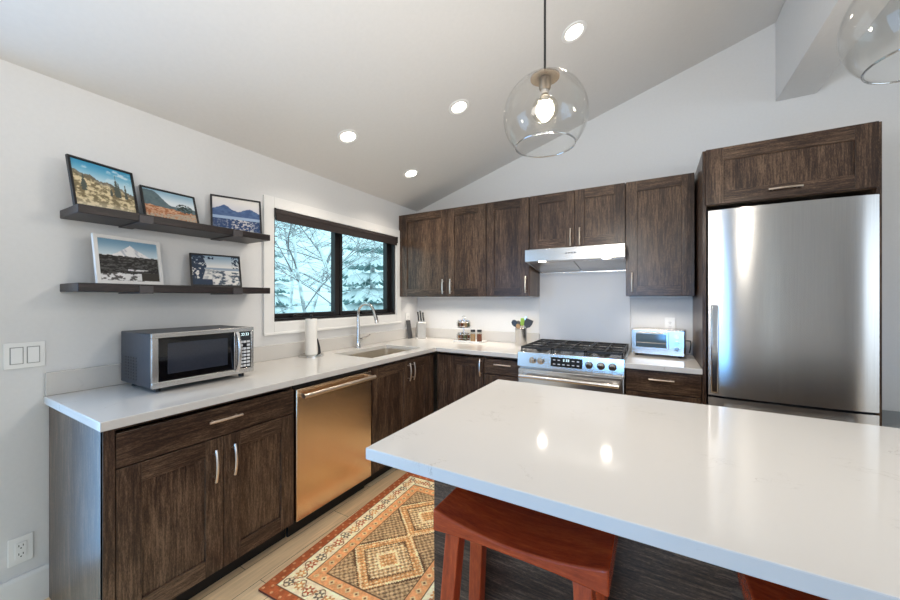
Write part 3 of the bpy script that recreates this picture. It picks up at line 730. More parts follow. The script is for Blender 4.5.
def pic_rocks(u, v):          # pale rocks and firs under a blue sky
    c = mixc(C(196, 220, 228) + 0 * u[..., None], C(70, 152, 190), sst(0.55, 1.0, v))
    c = mixc(c, C(236, 240, 242), sst(0.55, 0.7, fbm(u * 5, v * 9)) * sst(0.62, 0.75, v) * 0.7)
    h = 0.72 - 0.30 * u + 0.10 * fbm(u * 7, u * 0 + 2) + 0.03 * vn(u * 40, u * 0)
    g = mixc(C(126, 112, 84) + 0 * u[..., None], C(222, 204, 164), sst(0.40, 0.62, fbm(u * 16, v * 20)))
    g = mixc(g, C(92, 90, 84), sst(0.1, 0.0, h - v - 0.02) * 0.7); g = mixc(g, C(226, 214, 188), sst(0.22, 0.0, v) * 0.6)
    c = np.where((v < h)[..., None], g, c)
    for tx, th, tw in ((0.70, 0.86, 0.030), (0.74, 0.74, 0.03), (0.86, 0.72, 0.028), (0.16, 0.76, 0.035), (0.60, 0.60, 0.03)):
        k = (np.abs(u - tx) < tw * np.clip((th - v) / 0.3, 0, 1.2) * (0.6 + 0.8 * vn(v * 40, v * 0 + tx * 50))) & (v > 0.34) & (v < th)
        c = np.where(k[..., None], C(84, 90, 82), c)
    return c
def pic_meadow(u, v):         # russet meadow and hills
    c = mixc(C(222, 228, 230) + 0 * u[..., None], C(150, 182, 200), sst(0.6, 1.0, v))
    h = 0.92 - 0.55 * u + 0.12 * np.sin(u * 9) + 0.05 * fbm(u * 9, u * 0)
    c = np.where((v < np.maximum(h, 0.52 + 0.05 * vn(u * 12, u * 0)))[..., None], mixc(C(78, 96, 104) + 0 * u[..., None], C(108, 124, 124), fbm(u * 20, v * 14)), c)
    c = np.where((v < 0.46 + 0.05 * vn(u * 20, u * 0) - 0.1 * u)[..., None], mixc(C(164, 104, 70) + 0 * u[..., None], C(202, 160, 128), sst(0.35, 0.65, fbm(u * 26, v * 30))), c)
    c = np.where(((v < 0.25 - 0.0 * u + 0.2 * (u - 0.4)) & (fbm(u * 30, v * 30) > 0.45))[..., None], C(176, 160, 140), c)
    k = ((u - 0.78) ** 2 / 0.03 + (v - 0.52) ** 2 / 0.025 < 0.6 + 0.8 * fbm(u * 25, v * 25)) & (fbm(u * 30, v * 30) > 0.42) & (v > 0.36)
    return np.where(k[..., None], C(58, 70, 66), c)
def pic_blue(u, v):           # blue ridges over a lake
    c = mixc(C(206, 204, 208) + 0 * u[..., None], C(226, 220, 214), sst(0.6, 1, v))
    h = 0.60 + 0.16 * np.exp(-((u - 0.22) / 0.18) ** 2) + 0.12 * np.exp(-((u - 0.78) / 0.15) ** 2) + 0.10 * (fbm(u * 8, u * 0) - 0.5)
    c = np.where((v < h)[..., None], mixc(C(52, 74, 116) + 0 * u[..., None], C(92, 116, 154), fbm(u * 14, v * 18)), c)
    c = np.where(((v < 0.44) & (v > 0.36))[..., None], C(150, 170, 196), c)
    g = mixc(C(46, 66, 104) + 0 * u[..., None], C(190, 186, 186), sst(0.5, 0.62, fbm(u * 30, v * 26)) * (0.35 + 0.65 * sst(0.8, 0.2, np.abs(u - 0.6) * 2)))
    return np.where((v < 0.36)[..., None], g, c)
def pic_peak(u, v):           # a snow peak over dark forest
    c = mixc(C(206, 222, 230) + 0 * u[..., None], C(120, 158, 184), sst(0.6, 1.0, v))
    h = 0.62 + 0.27 * np.clip(1 - np.abs(u - 0.52) / 0.34, 0, 1) ** 1.25 + 0.025 * (vn(u * 14, u * 0) - 0.5)
    g = mixc(C(240, 238, 238) + 0 * u[..., None], C(196, 198, 206), sst(0.52, 0.7, fbm(u * 18 + v * 10, v * 6)))
    c = np.where((v < h)[..., None], g, c)
    f = mixc(C(48, 46, 44) + 0 * u[..., None], C(96, 94, 92), sst(0.4, 0.7, fbm(u * 22, v * 40)))
    c = np.where((v < 0.60 + 0.02 * vn(u * 20, u * 0 + 4))[..., None], f, c)
    s = mixc(C(232, 230, 230) + 0 * u[..., None], C(96, 92, 90), sst(0.5, 0.6, fbm(u * 16, v * 20)))
    c = np.where(((v < 0.13 + 0.10 * fbm(u * 8, u * 0)) | ((v < 0.30) & (v > 0.25) & (u > 0.45) & (u < 0.8)))[..., None], s, c)
    return np.where(((u > 0.68) & (v < 0.22) & (v > 0.02))[..., None], C(66, 62, 56), c)
def pic_shore(u, v):          # a snowy shore framed by branches
    c = mixc(C(232, 228, 222) + 0 * u[..., None], C(150, 172, 190), sst(0.55, 1.0, v))
    c = np.where(((v < 0.60) & (v > 0.50))[..., None], C(150, 162, 176), c)
    g = mixc(C(226, 222, 216) + 0 * u[..., None], C(82, 92, 104), sst(0.42, 0.6, fbm(u * 14, v * 16)) * sst(0.1, 0.6, u))
    c = np.where((v < 0.50 - 0.15 * (u - 0.6))[..., None], g, c)
    k = (fbm(u * 18, v * 18) > 0.5 - 0.12) & (u < 0.30 - 0.22 * np.abs(v - 0.65)) | ((v > 0.86) & (u < 0.45) & (fbm(u * 20, v * 20) > 0.48)) | ((u > 0.84) & (v > 0.6) & (fbm(u * 24, v * 20) > 0.5)) | ((u < 0.4) & (v < 0.2))
    return np.where(k[..., None], C(44, 58, 78), c)

def colour_grid(name, w, h, nu, nv, fn, mats, parent=None, y=0.0, flat=False):
    """a subdivided sheet whose print comes from fn(u,v); upright in x-z, or lying in x-y when flat"""
    U_, V_ = np.meshgrid(np.linspace(0, 1, nu + 1), np.linspace(0, 1, nv + 1))
    x = (U_ - (0.0 if flat else 0.5)) * w; z = V_ * h
    co = np.stack([x, z, np.full_like(x, y)], -1) if flat else np.stack([x, np.full_like(x, y), z], -1)
    idx = np.arange((nu + 1) * (nv + 1)).reshape(nv + 1, nu + 1)
    q = np.stack([idx[:-1, :-1], idx[:-1, 1:], idx[1:, 1:], idx[1:, :-1]], -1).reshape(-1, 4)
    me = bpy.data.meshes.new(name); me.from_pydata(co.reshape(-1, 3).tolist(), [], q.tolist())
    col = np.clip(fn(U_, V_), 0, 255) / 255.0
    l = np.where(col <= 0.04045, col / 12.92, ((col + 0.055) / 1.055) ** 2.4).reshape(-1, 3)
    at = me.color_attributes.new('Col', 'FLOAT_COLOR', 'POINT')
    at.data.foreach_set('color', np.concatenate([l, np.ones((len(l), 1))], 1).astype(np.float32).ravel())
    me.materials.append(mats)
    o = bpy.data.objects.new(name, me); COL.objects.link(o)
    if parent is not None: o.parent = parent
    return o

def picture(label, bl, br, lean, h, z, fn, fm, border=0.012, thick=0.014, mat_w=0.0):
    """bl, br: bottom corners (x,y) of the front as seen; leaning back by lean metres at the top"""
    a, b = Vector((*bl, 0)), Vector((*br, 0)); w = (b - a).length; mid = (a + b) / 2
    ang = math.atan2(b.y - a.y, b.x - a.x)
    r = thing('picture_frame', label, 'picture', (mid.x, mid.y, z), ang)
    tilt = math.asin(min(0.9, lean / h))
    r.rotation_euler = (Matrix.Rotation(ang, 3, 'Z') @ Matrix.Rotation(-tilt, 3, 'X')).to_euler()
    r.location.z = z + 0.001 + thick * math.sin(tilt)
    bm = B()
    box(bm, -w / 2, -w / 2 + border, 0, thick, 0, h); box(bm, w / 2 - border, w / 2, 0, thick, 0, h)
    box(bm, -w / 2 + border, w / 2 - border, 0, thick, 0, border); box(bm, -w / 2 + border, w / 2 - border, 0, thick, h - border, h)
    obj('frame', bm, fm, r, bevel=0.001, smooth=False)
    bm = B(); box(bm, -w / 2 + border * 0.8, w / 2 - border * 0.8, 0.008, thick - 0.001, border * 0.8, h - border * 0.8); obj('backing', bm, M['board'], r, smooth=False)
    p = colour_grid('photo_print', w - 2 * border, h - 2 * border, 110, 80, fn, M['print'], r, 0.006)
    p.location = (0, 0, border)
    return r
UZ, LZ = 1.766, 1.425
picture('black framed photo of pale rocks and firs under blue sky', (0.180, -2.862), (0.118, -2.612), 0.055, 0.240, UZ, pic_rocks, M['frameblack'], 0.010)
picture('black framed photo of a russet meadow before hills', (0.112, -2.588), (0.098, -2.325), 0.062, 0.196, UZ, pic_meadow, M['frameblack'], 0.009)
picture('black framed photo of blue ridges above a lake', (0.085, -2.262), (0.185, -2.002), 0.05, 0.235, UZ, pic_blue, M['frameblack'], 0.010)
picture('white framed photo of a snow-covered peak over dark forest', (0.165, -2.785), (0.100, -2.503), 0.034, 0.236, LZ, pic_peak, M['framewhite'], 0.016)
picture('black framed photo of a snowy shore seen through branches', (0.105, -2.375), (0.165, -2.120), 0.050, 0.200, LZ, pic_shore, M['frameblack'], 0.009)

# ------------------------------------------------------------------ rug
def rug_fn(u, v):
    W_, H_ = 0.85, 1.25
    x = u * W_; y = v * H_; X = np.minimum(x, W_ - x); Y = np.minimum(y, H_ - y); e = np.minimum(X, Y)
    n = fbm(x * 60, y * 60, 3); n2 = vn(x * 220, y * 220)
    brick, cream, orange, dark, gold = C(176, 96, 60), C(240, 220, 182), C(222, 158, 106), C(110, 84, 62), C(220, 170, 114)
    c = np.zeros(u.shape + (3,)) + brick
    fl = (np.sin(x * 110) * np.sin(y * 110) > 0.72); c = np.where(fl[..., None], C(206, 150, 104), c)
    c = np.where(((e > 0.052) & (e < 0.056))[..., None], dark, c)
    # cream band with rosettes
    band = (e >= 0.056) & (e < 0.145)
    s = np.where(X < Y, y, x); t_ = e - 0.10
    cell = (s / 0.062) % 1.0 - 0.5; rr = np.sqrt((cell * 0.062) ** 2 + t_ ** 2); ang = np.arctan2(t_, cell * 0.062)
    k = np.floor(s / 0.062).astype(int) % 3
    ros = rr < 0.026 * (0.75 + 0.25 * np.cos(6 * ang))
    cc = np.zeros_like(c) + cream
    pal = np.stack([C(176, 92, 58), C(112, 100, 86), C(206, 150, 92)])
    cc = np.where(ros[..., None], pal[k], cc); cc = np.where((rr < 0.009)[..., None], C(236, 214, 170), cc)
    vine = np.abs(t_ - 0.034 * np.sin(s * 2 * PI / 0.124)) < 0.0035; cc = np.where((vine & ~ros)[..., None], C(126, 92, 62), cc)
    cc = np.where(((np.abs(np.abs(cell) - 0.5) < 0.10) & (np.abs(t_) < 0.016) & (n2 > 0.35))[..., None], C(188, 128, 84), cc)
    c = np.where(band[..., None], cc, c)
    c = np.where((np.abs(e - 0.147) < 0.003)[..., None], dark, c)
    # orange inner border
    ib = (e >= 0.15) & (e < 0.212); s2 = (s / 0.05) % 1.0 - 0.5; t2 = e - 0.181
    cc = np.zeros_like(c) + orange
    cc = np.where((np.abs(s2 * 0.05) + np.abs(t2) < 0.017)[..., None], C(226, 192, 140), cc)
    cc = np.where((np.abs(s2 * 0.05) + np.abs(t2) < 0.008)[..., None], C(120, 82, 58), cc)
    c = np.where(ib[..., None], cc, c); c = np.where((np.abs(e - 0.213) < 0.003)[..., None], dark, c)
    # field: floral ground with stepped, outlined medallions
    f = e > 0.216; xx = x - W_ / 2; py = (((y - 0.216) / 0.409) % 1.0 - 0.5) * 0.409
    px = np.abs(np.round(xx / 0.009) * 0.009); py2 = np.abs(np.round(py / 0.009) * 0.009)
    m = px / 0.23 + py2 / 0.225
    g1 = fbm(x * 75, y * 75, 2); fl1 = np.sin(x * 205 + 3 * g1) * np.sin(y * 205 + 3 * g1)
    cc = mixc(C(158, 128, 94) + 0 * c, C(184, 146, 104), g1)
    cc = np.where((fl1 > 0.30)[..., None], C(206, 176, 132), cc); cc = np.where((fl1 < -0.55)[..., None], C(112, 90, 70), cc)
    a = mixc(C(220, 168, 110) + 0 * c, C(204, 142, 90), g1); a = np.where((fl1 > 0.62)[..., None], C(242, 216, 168), a); a = np.where((fl1 < -0.72)[..., None], C(140, 100, 68), a)
    d_ = mixc(C(228, 190, 138) + 0 * c, C(190, 150, 104), g1); d_ = np.where((fl1 > 0.45)[..., None], C(132, 110, 84), d_); d_ = np.where((fl1 < -0.5)[..., None], C(244, 222, 180), d_)
    cc = np.where((m < 1.0)[..., None], a, cc); cc = np.where((np.abs(m - 1.0) < 0.028)[..., None], C(104, 76, 54), cc)
    cc = np.where((np.abs(m - 0.93) < 0.022)[..., None], C(240, 214, 166), cc)
    cc = np.where((m < 0.66)[..., None], d_, cc); cc = np.where((np.abs(m - 0.66) < 0.022)[..., None], C(112, 82, 58), cc)
    cc = np.where((m < 0.30)[..., None], a, cc); cc = np.where((np.abs(m - 0.30) < 0.03)[..., None], C(240, 214, 166), cc)
    c = np.where(f[..., None], cc, c)
    return 1.16 * c * (0.92 + 0.26 * (n[..., None] - 0.5)) * (0.94 + 0.12 * n2[..., None])
rg_ = thing('area_rug', 'rust and cream patterned woven rug on the floor by the dishwasher', 'rug', (0.808, -2.412, 0.0), math.radians(3.2))
o = colour_grid('woven_pile', 0.85, 1.25, 340, 500, rug_fn, M['rug'], rg_, 0.011, flat=True)
bm = B(); box(bm, 0.0, 0.85, 0, 1.25, 0.001, 0.0105); obj('backing', bm, noise_tint(mat('rug_backing', (110, 60, 40), 0.95), 200, 0.1), rg_, smooth=False)

# ------------------------------------------------------------------ counter objects
mw = thing('microwave_oven', 'stainless steel microwave oven with dark door window on the counter', 'microwave', (0.40, -2.668, CT), ROT)
w, h0, h1, dpt = 0.476, 0.024, 0.279, 0.345
bm = B(); box(bm, 0, w, 0.012, dpt, h0, h1 - 0.002); cs = obj('case', bm, M['greycase'], mw, bevel=0.004)
bm = B()
for i in range(8):
    for j in range(5):
        z = 0.048 + i * 0.0145; y = 0.16 + j * 0.030; box(bm, -0.0012, 0.0005, y, y + 0.021, z, z + 0.0075)
obj('vent_slots', bm, M['black'], cs, smooth=False)
bm = B()
# front: steel surround, dark door glass, control column
box(bm, 0, w, -0.006, 0.012, h0, h0 + 0.028); box(bm, 0, w, -0.006, 0.012, h1 - 0.022, h1); box(bm, 0, 0.026, -0.006, 0.012, h0 + 0.028, h1 - 0.022)
box(bm, w - 0.016, w, -0.006, 0.012, h0 + 0.028, h1 - 0.022); box(bm, w - 0.108, w - 0.084, -0.006, 0.012, h0 + 0.028, h1 - 0.022)
obj('front_frame', bm, M['steel_h'], mw, bevel=0.002)
bm = B(); box(bm, 0.0262, w - 0.1082, -0.003, 0.012, h0 + 0.0282, h1 - 0.0222); dr = obj('door_window', bm, M['blackglass'], mw, bevel=0.002)
bm = B(); box(bm, 0.062, w - 0.142, -0.0042, -0.0028, h0 + 0.060, h1 - 0.050); obj('mesh_screen', bm, noise_tint(mat('perforated_screen', (44, 48, 58), 0.12, 0, 0.6), 400, 0.2), dr, smooth=False)
bm = B(); pts = [(w - 0.096, -0.010 - 0.026 * (1 - t * t) ** 0.6, 0.149 + t * 0.104) for t in [-1 + k / 6 for k in range(13)]]
tube(bm, pts, 0.0105, 12); obj('handle', bm, M['steel_h'], mw)
bm = B(); box(bm, w - 0.0838, w - 0.0162, -0.004, 0.012, h0 + 0.0282, h1 - 0.0222); cp = obj('control_panel', bm, M['blackglass'], mw, bevel=0.001)
bm = B()
for j in range(8):
    for i in range(3):
        if j in (6,) and i == 1: continue
        x = w - 0.079 + i * 0.0205; z = h0 + 0.036 + j * 0.019; box(bm, x, x + 0.0165, -0.0055, -0.0035, z, z + 0.012)
obj('keypad', bm, M['keys'], cp, smooth=False)
bm = B()
for i in range(4):
    x = w - 0.070 + i * 0.010 + (0.004 if i > 1 else 0); z = h1 - 0.045
    box(bm, x, x + 0.0065, -0.0055, -0.0035, z, z + 0.0016); box(bm, x, x + 0.0065, -0.0055, -0.0035, z + 0.012, z + 0.0136); box(bm, x + 0.005, x + 0.0065, -0.0055, -0.0035, z, z + 0.0136)
obj('clock_digits', bm, M['lcd'], cp, smooth=False)
for x in (0.04, w - 0.04):
    for y in (0.05, dpt - 0.05): bm = B(); cyl(bm, (x, y, 0.0), (x, y, h0 + 0.001), 0.014, seg=12); obj('foot', bm, M['black'], mw)

pt = thing('paper_towel_holder', 'white paper towel roll on a round chrome stand by the window', 'paper towel holder', (0.125, -1.575, CT))
bm = B(); lathe(bm, [(0, 0), (0.092, 0), (0.092, 0.010), (0.078, 0.017), (0, 0.0168)], seg=36); obj('base', bm, M['chrome'], pt)
bm = B(); lathe(bm, [(0.018, 0.017), (0.042, 0.017), (0.042, 0.285), (0.018, 0.285)], seg=36, close=True); obj('paper_roll', bm, M['paper'], pt)
bm = B(); cyl(bm, (0, 0, 0.012), (0, 0, 0.305), 0.008, seg=12); sphere(bm, (0, 0, 0.308), 0.011); obj('post', bm, M['black'], pt)
bm = B(); tube(bm, [(0.012, 0.068, 0.0175), (0.012, 0.064, 0.06), (0.010, 0.05, 0.13)], [0.011, 0.009, 0.004], 10); obj('tension_arm', bm, M['black'], pt)

# toaster oven
to = thing('toaster_oven', 'silver toaster oven with three knobs on the short counter', 'toaster oven', (2.240, -0.275, CT), math.radians(-6))
w, h0, h1, dpt = 0.352, 0.014, 0.205, 0.235
bm = B(); box(bm, 0, w, 0.012, dpt, h0, h1); obj('case', bm, M['steel_h'], to, bevel=0.008)
bm = B(); box(bm, 0.003, w - 0.003, 0.0, 0.012, h0 + 0.002, h1 - 0.003); fp = obj('front_panel', bm, M['steel_h'], to, bevel=0.003)
bm = B(); box(bm, 0.020, 0.252, -0.008, 0.0, 0.052, 0.188); d = obj('door', bm, M['steel_h'], to, bevel=0.002)
bm = B(); box(bm, 0.034, 0.238, -0.0095, -0.0078, 0.070, 0.172); obj('door_glass', bm, M['ovenglass'], d, smooth=False)
bm = B()
for z in (0.102, 0.106): cyl(bm, (0.036, -0.0098, z), (0.236, -0.0098, z), 0.0012, seg=6)
for i in range(14): cyl(bm, (0.045 + i * 0.014, -0.0098, 0.098), (0.045 + i * 0.014, -0.0098, 0.106), 0.0009, seg=6)
obj('rack_wire', bm, M['chrome'], d)
bm = B(); tube(bm, [(0.05, -0.034, 0.182), (0.222, -0.034, 0.182)], 0.006, 10)
for x in (0.07, 0.202): cyl(bm, (x, -0.034, 0.182), (x, -0.006, 0.182), 0.004, seg=8)
obj('handle', bm, M['chrome'], d)
for z in (0.158, 0.112, 0.066):
    bm = B(); cyl(bm, (0.302, 0.0, z), (0.302, -0.018, z), 0.017, 0.0155, seg=20); box(bm, 0.2995, 0.3045, -0.021, -0.017, z - 0.013, z + 0.013); obj('knob', bm, M['chrome'], fp)
for x in (0.035, w - 0.035):
    for y in (0.03, dpt - 0.03): bm = B(); cyl(bm, (x, y, 0), (x, y, h0 + 0.004), 0.011, seg=12); obj('foot', bm, M['black'], to)
bm = B(); tube(bm, [(2.612, -0.12, 1.03), (2.637, -0.12, 1.03), (2.642, -0.09, 1.0), (2.64, -0.06, 0.955), (2.636, -0.05, 0.93)], 0.0045, 8); tag(obj('power_cord', bm, M['black']), 'black power cord at the side of the toaster oven', 'cord')

# utensil crock with utensils
CX, CY = 1.318, -0.19
ck = thing('utensil_crock', 'brushed steel utensil crock on the counter left of the range', 'crock', (CX, CY, CT))
bm = B(); lathe(bm, [(0, 0.0), (0.052, 0.0), (0.054, 0.004), (0.054, 0.158), (0.0555, 0.161), (0.054, 0.163), (0.0515, 0.161), (0.051, 0.008), (0, 0.008)], seg=36); obj('vessel', bm, M['steel_v'], ck)
bm = B(); lathe(bm, [(0.0545, 0.150), (0.0560, 0.154), (0.0560, 0.159), (0.0545, 0.161)], seg=36); obj('rim_band', bm, M['chrome'], ck)
def utensil(name, label, foot, top, head, hm, headm, tilt_w):
    r = thing(name, label, 'utensil', (CX + foot[0], CY + foot[1], CT + 0.01), 0, 'utensils in the steel crock')
    v = Vector((top[0] - foot[0], top[1] - foot[1], top[2] - 0.01))
    bm = B(); tube(bm, [(0, 0, 0), v * 0.5, v], [0.0055, 0.005, 0.0045], 10); obj('grip', bm, hm, r)
    bm = B(); n = v.normalized(); sd = Vector((1, 0.25, 0)).normalized(); sd = (sd - n * sd.dot(n)).normalized(); fw_ = n.cross(sd)
    L0 = -0.012
    sec = []
    for s, wd in head:
        c_ = v + n * (s + L0); tk = 0.0028
        sec.append([bm.verts.new(c_ + sd * wd * a + fw_ * tk * b) for a, b in ((-1, -1), (1, -1), (1, 1), (-1, 1))])
    for a, b in zip(sec[:-1], sec[1:]):
        for k in range(4): bm.faces.new((a[k], a[(k + 1) % 4], b[(k + 1) % 4], b[k]))
    bm.faces.new(sec[0][::-1]); bm.faces.new(sec[-1]); obj('head', bm, headm, r, bevel=0.002)
SP = [(0, 0.006), (0.012, 0.02), (0.03, 0.026), (0.07, 0.027), (0.078, 0.022)]
LD = [(0, 0.005), (0.014, 0.018), (0.036, 0.027), (0.056, 0.024), (0.07, 0.008)]
utensil('slotted_spoon', 'black nylon spoon leaning left in the steel crock', (0.02, 0.0), (-0.05, -0.01, 0.185), LD, M['black'], M['black'], 0)
utensil('ladle_spoon', 'charcoal serving spoon beside the black spoon in the crock', (0.02, 0.02), (-0.03, 0.03, 0.175), LD, M['greyplastic'], M['greyplastic'], 0)
utensil('spatula', 'lime green spatula in the middle of the steel crock', (0.0, -0.01), (0.008, 0.012, 0.195), [(0, 0.006), (0.01, 0.016), (0.03, 0.019), (0.065, 0.019), (0.074, 0.014)], M['lightwood'], M['green'], 0)
utensil('turner', 'wide dark turner leaning right in the steel crock', (-0.02, 0.0), (0.052, 0.008, 0.18), [(0, 0.006), (0.018, 0.03), (0.05, 0.038), (0.085, 0.036)], M['greyplastic'], M['greyplastic'], 0)
utensil('wooden_spoon', 'pale wooden spoon at the front of the steel crock', (0.005, 0.01), (-0.012, -0.036, 0.165), [(0, 0.005), (0.012, 0.014), (0.03, 0.019), (0.045, 0.016), (0.055, 0.006)], M['lightwood'], M['lightwood'], 0)
utensil('whisk', 'steel tipped tongs standing tallest at the right of the crock', (-0.01, 0.02), (0.03, 0.035, 0.235), [(0, 0.006), (0.01, 0.010), (0.04, 0.011), (0.05, 0.006)], M['chrome'], M['chrome'], 0)

# spice rack on its tray
TX, TY = 0.735, -0.165
tr = thing('serving_tray', 'thin pale tray under the spice rack on the back counter', 'tray', (TX + 0.03, TY, CT))
bm = B(); box(bm, -0.15, 0.155, -0.075, 0.085, 0.0, 0.010); obj('base', bm, M['white'], tr, bevel=0.004)
bm = B()
for a in ((-0.15, 0.155, -0.075, -0.069), (-0.15, 0.155, 0.079, 0.085), (-0.15, -0.144, -0.069, 0.079), (0.149, 0.155, -0.069, 0.079)): box(bm, *a, 0.010, 0.016)
obj('rim', bm, M['white'], tr, bevel=0.002)
Z0 = CT + 0.0102
RC = (TX - 0.035, TY + 0.0)
sr = thing('spice_rack', 'two-tier chrome spice carousel with a top loop handle', 'spice rack', (*RC, Z0))
bm = B(); lathe(bm, [(0, 0), (0.058, 0), (0.06, 0.004), (0.058, 0.008), (0, 0.008)], seg=32); cyl(bm, (0, 0, 0.008), (0, 0, 0.215), 0.005, seg=10); obj('stand', bm, M['chrome'], sr)
for z in (0.045, 0.168):
    bm = B()
    for zz in (z - 0.02, z + 0.02):
        tube(bm, [(0.071 * math.cos(2 * PI * k / 32), 0.071 * math.sin(2 * PI * k / 32), zz) for k in range(33)], 0.0022, 6, cap=False)
    for k in range(12):
        a = 2 * PI * k / 12; cyl(bm, (0.071 * math.cos(a), 0.071 * math.sin(a), z - 0.02), (0.071 * math.cos(a), 0.071 * math.sin(a), z + 0.02), 0.0016, seg=6)
    if z > 0.1: lathe(bm, [(0, z - 0.034), (0.068, z - 0.034), (0.068, z - 0.031), (0, z - 0.031)], seg=32)
    obj('basket_ring', bm, M['chrome'], sr)
bm = B(); tube(bm, [(0.018 * math.cos(a), 0, 0.215 + 0.018 + 0.018 * math.sin(a)) for a in [2 * PI * k / 20 for k in range(21)]], 0.0028, 8); obj('loop_handle', bm, M['chrome'], sr)
def jar(label, x, y, z, r, h, fill, lidm, group):
    j = thing('spice_jar', label, 'jar', (x, y, z), 0, group)
    bm = B(); lathe(bm, [(0, 0.0), (r, 0.0), (r, h * 0.80), (r * 0.86, h * 0.84), (r * 0.86, h * 0.86)], seg=20); obj('glass', bm, M['jarglass'], j)
    bm = B(); lathe(bm, [(0, 0.002), (r * 0.93, 0.002), (r * 0.93, h * 0.62), (0, h * 0.64)], seg=20); obj('contents', bm, fill, j)
    bm = B(); lathe(bm, [(0, h * 0.82), (r * 0.92, h * 0.82), (r * 0.92, h), (0, h)], seg=20); obj('lid', bm, lidm, j)
fills = [M['spice_r'], M['spice_t'], M['spice_g'], M['spice_t'], M['spice_r'], M['spice_g']]
for tier, z in (('lower', Z0 + 0.0085), ('upper', Z0 + 0.1375)):
    for k in range(6):
        a = 2 * PI * (k + 0.25) / 6
        side = 'rear' if math.sin(a) > 0.3 else 'front'
        jar(None, RC[0] + 0.0445 * math.cos(a), RC[1] + 0.0445 * math.sin(a), z, 0.0195, 0.072, fills[(k + (2 if tier == 'upper' else 0)) % 6], M['chrome'],
            'spice jars in the %s carousel tier' % tier)
for o in [o for o in COL.objects if o.name.startswith('spice_jar')]:
    o['label'] = 'small metal-lidded spice jar in the %s tier of the carousel' % ('lower' if 'lower' in o['group'] else 'upper')
jar('taller black-lidded spice jar nearest the carousel on the tray', TX + 0.085, TY - 0.03, Z0, 0.026, 0.118, M['spice_t'], M['black'], 'black-lidded jars on the tray')
jar('taller black-lidded spice jar at the right end of the tray', TX + 0.145, TY - 0.005, Z0, 0.026, 0.118, M['spice_r'], M['black'], 'black-lidded jars on the tray')

# knife block in the corner
kb = thing('knife_block', 'pale clear-sided knife block in the back corner of the counter', 'knife block', (0.145, -0.14, CT), math.radians(-40))
bm = B(); prism(bm, [(-0.05, 0), (0.055, 0), (0.055, 0.17), (0.02, 0.19), (-0.05, 0.11)], 'y', -0.045, 0.045); obj('block', bm, M['acryl'], kb, bevel=0.004)
bm = B(); box(bm, -0.058, 0.06, -0.054, -0.046, 0.0, 0.012); box(bm, -0.058, 0.06, 0.046, 0.054, 0.0, 0.012); box(bm, -0.058, -0.051, -0.054, 0.054, 0.0, 0.012); obj('base', bm, M['white'], kb, bevel=0.002)
kr = kb.matrix_basis.copy()
ca, sa = math.cos(math.radians(-40)), math.sin(math.radians(-40))
for i, (dx, dy, ln, lab) in enumerate(((0.03, -0.028, 0.10, 'black-handled knife at the left of the knife block'), (0.032, 0.0, 0.115, 'tallest black-handled knife in the middle of the knife block'),
                                      (0.03, 0.028, 0.095, 'black-handled knife at the right of the knife block'), (-0.012, 0.014, 0.085, 'short black-handled knife in the low front of the knife block'))):
    zt = 0.187 if dx > 0 else 0.158
    k = thing('kitchen_knife', lab, 'knife', (0.145 + ca * dx - sa * dy, -0.14 + sa * dx + ca * dy, CT + zt), math.radians(-40), 'knives in the block')
    bm = B(); tube(bm, [(0, 0, 0.004), (-0.02 * ln / 0.1, 0, ln * 0.5), (-0.045 * ln / 0.1, 0, ln)], [0.009, 0.0085, 0.010], 10); obj('handle', bm, M['black'], k)
    bm = B(); box(bm, -0.006, 0.006, -0.007, 0.007, 0.0, 0.006); obj('bolster', bm, M['chrome'], k)
bm = B(); prism(bm, [(0.0, 0), (0.012, 0), (0.045, 0.20), (0.033, 0.20)], 'y', -0.035, 0.035)
o = obj('cutting_board', bm, M['greyplastic'], bevel=0.003); o.location = (0.075, -0.225, CT + 0.0005); o.rotation_euler = (0, 0, PI); tag(o, 'narrow dark board leaning beside the knife block', 'board')

# ------------------------------------------------------------------ switch and outlets
sw = thing('light_switch', 'white double rocker switch plate on the left wall', 'light switch', (0.001, -2.975, 1.108), ROT)
bm = B(); box(bm, -0.060, 0.060, -0.006, 0.0, -0.056, 0.056); obj('plate', bm, M['white'], sw, bevel=0.002)
bm = B()
for x in (-0.024, 0.024): box(bm, x - 0.0195, x + 0.0195, -0.0068, -0.0058, -0.037, 0.037)
obj('rocker_gap_shade', bm, noise_tint(mat('switch_gap_shade', (150, 148, 145), 0.6), 30, 0.02), sw, smooth=False)  # grey sheet puts the shade of the rocker gaps into colour
for x in (-0.024, 0.024):
    bm = B(); prism(bm, [(-0.0070, -0.034), (-0.012, -0.034), (-0.009, 0.034), (-0.0070, 0.034)], 'x', x - 0.0165, x + 0.0165); obj('rocker', bm, M['white'], sw, bevel=0.001)
def outlet(label, loc, rz):
    r = thing('wall_outlet', label, 'outlet', loc, rz)
    bm = B(); box(bm, -0.036, 0.036, -0.006, 0, -0.058, 0.058); obj('plate', bm, M['white'], r, bevel=0.002)
    bm = B(); box(bm, -0.017, 0.017, -0.009, -0.0062, -0.034, 0.034); rc = obj('receptacle', bm, M['white'], r, bevel=0.001)
    bm = B()
    for s in (-1, 1):
        z = s * 0.018; box(bm, -0.0075, -0.005, -0.0096, -0.0088, z - 0.002, z + 0.007); box(bm, 0.005, 0.0075, -0.0096, -0.0088, z - 0.002, z + 0.006); cyl(bm, (0, -0.0096, z - 0.009), (0, -0.0088, z - 0.009), 0.0026, seg=10)
    obj('slots', bm, M['black'], rc, smooth=False)
outlet('white wall outlet low on the left wall above the baseboard', (0.001, -2.987, 0.262), ROT)
outlet('white wall outlet on the back wall above the toaster oven', (2.508, -0.001, 1.142), 0)
outlet('white wall outlet between the window and the back corner', (0.001, -0.19, 1.135), ROT)

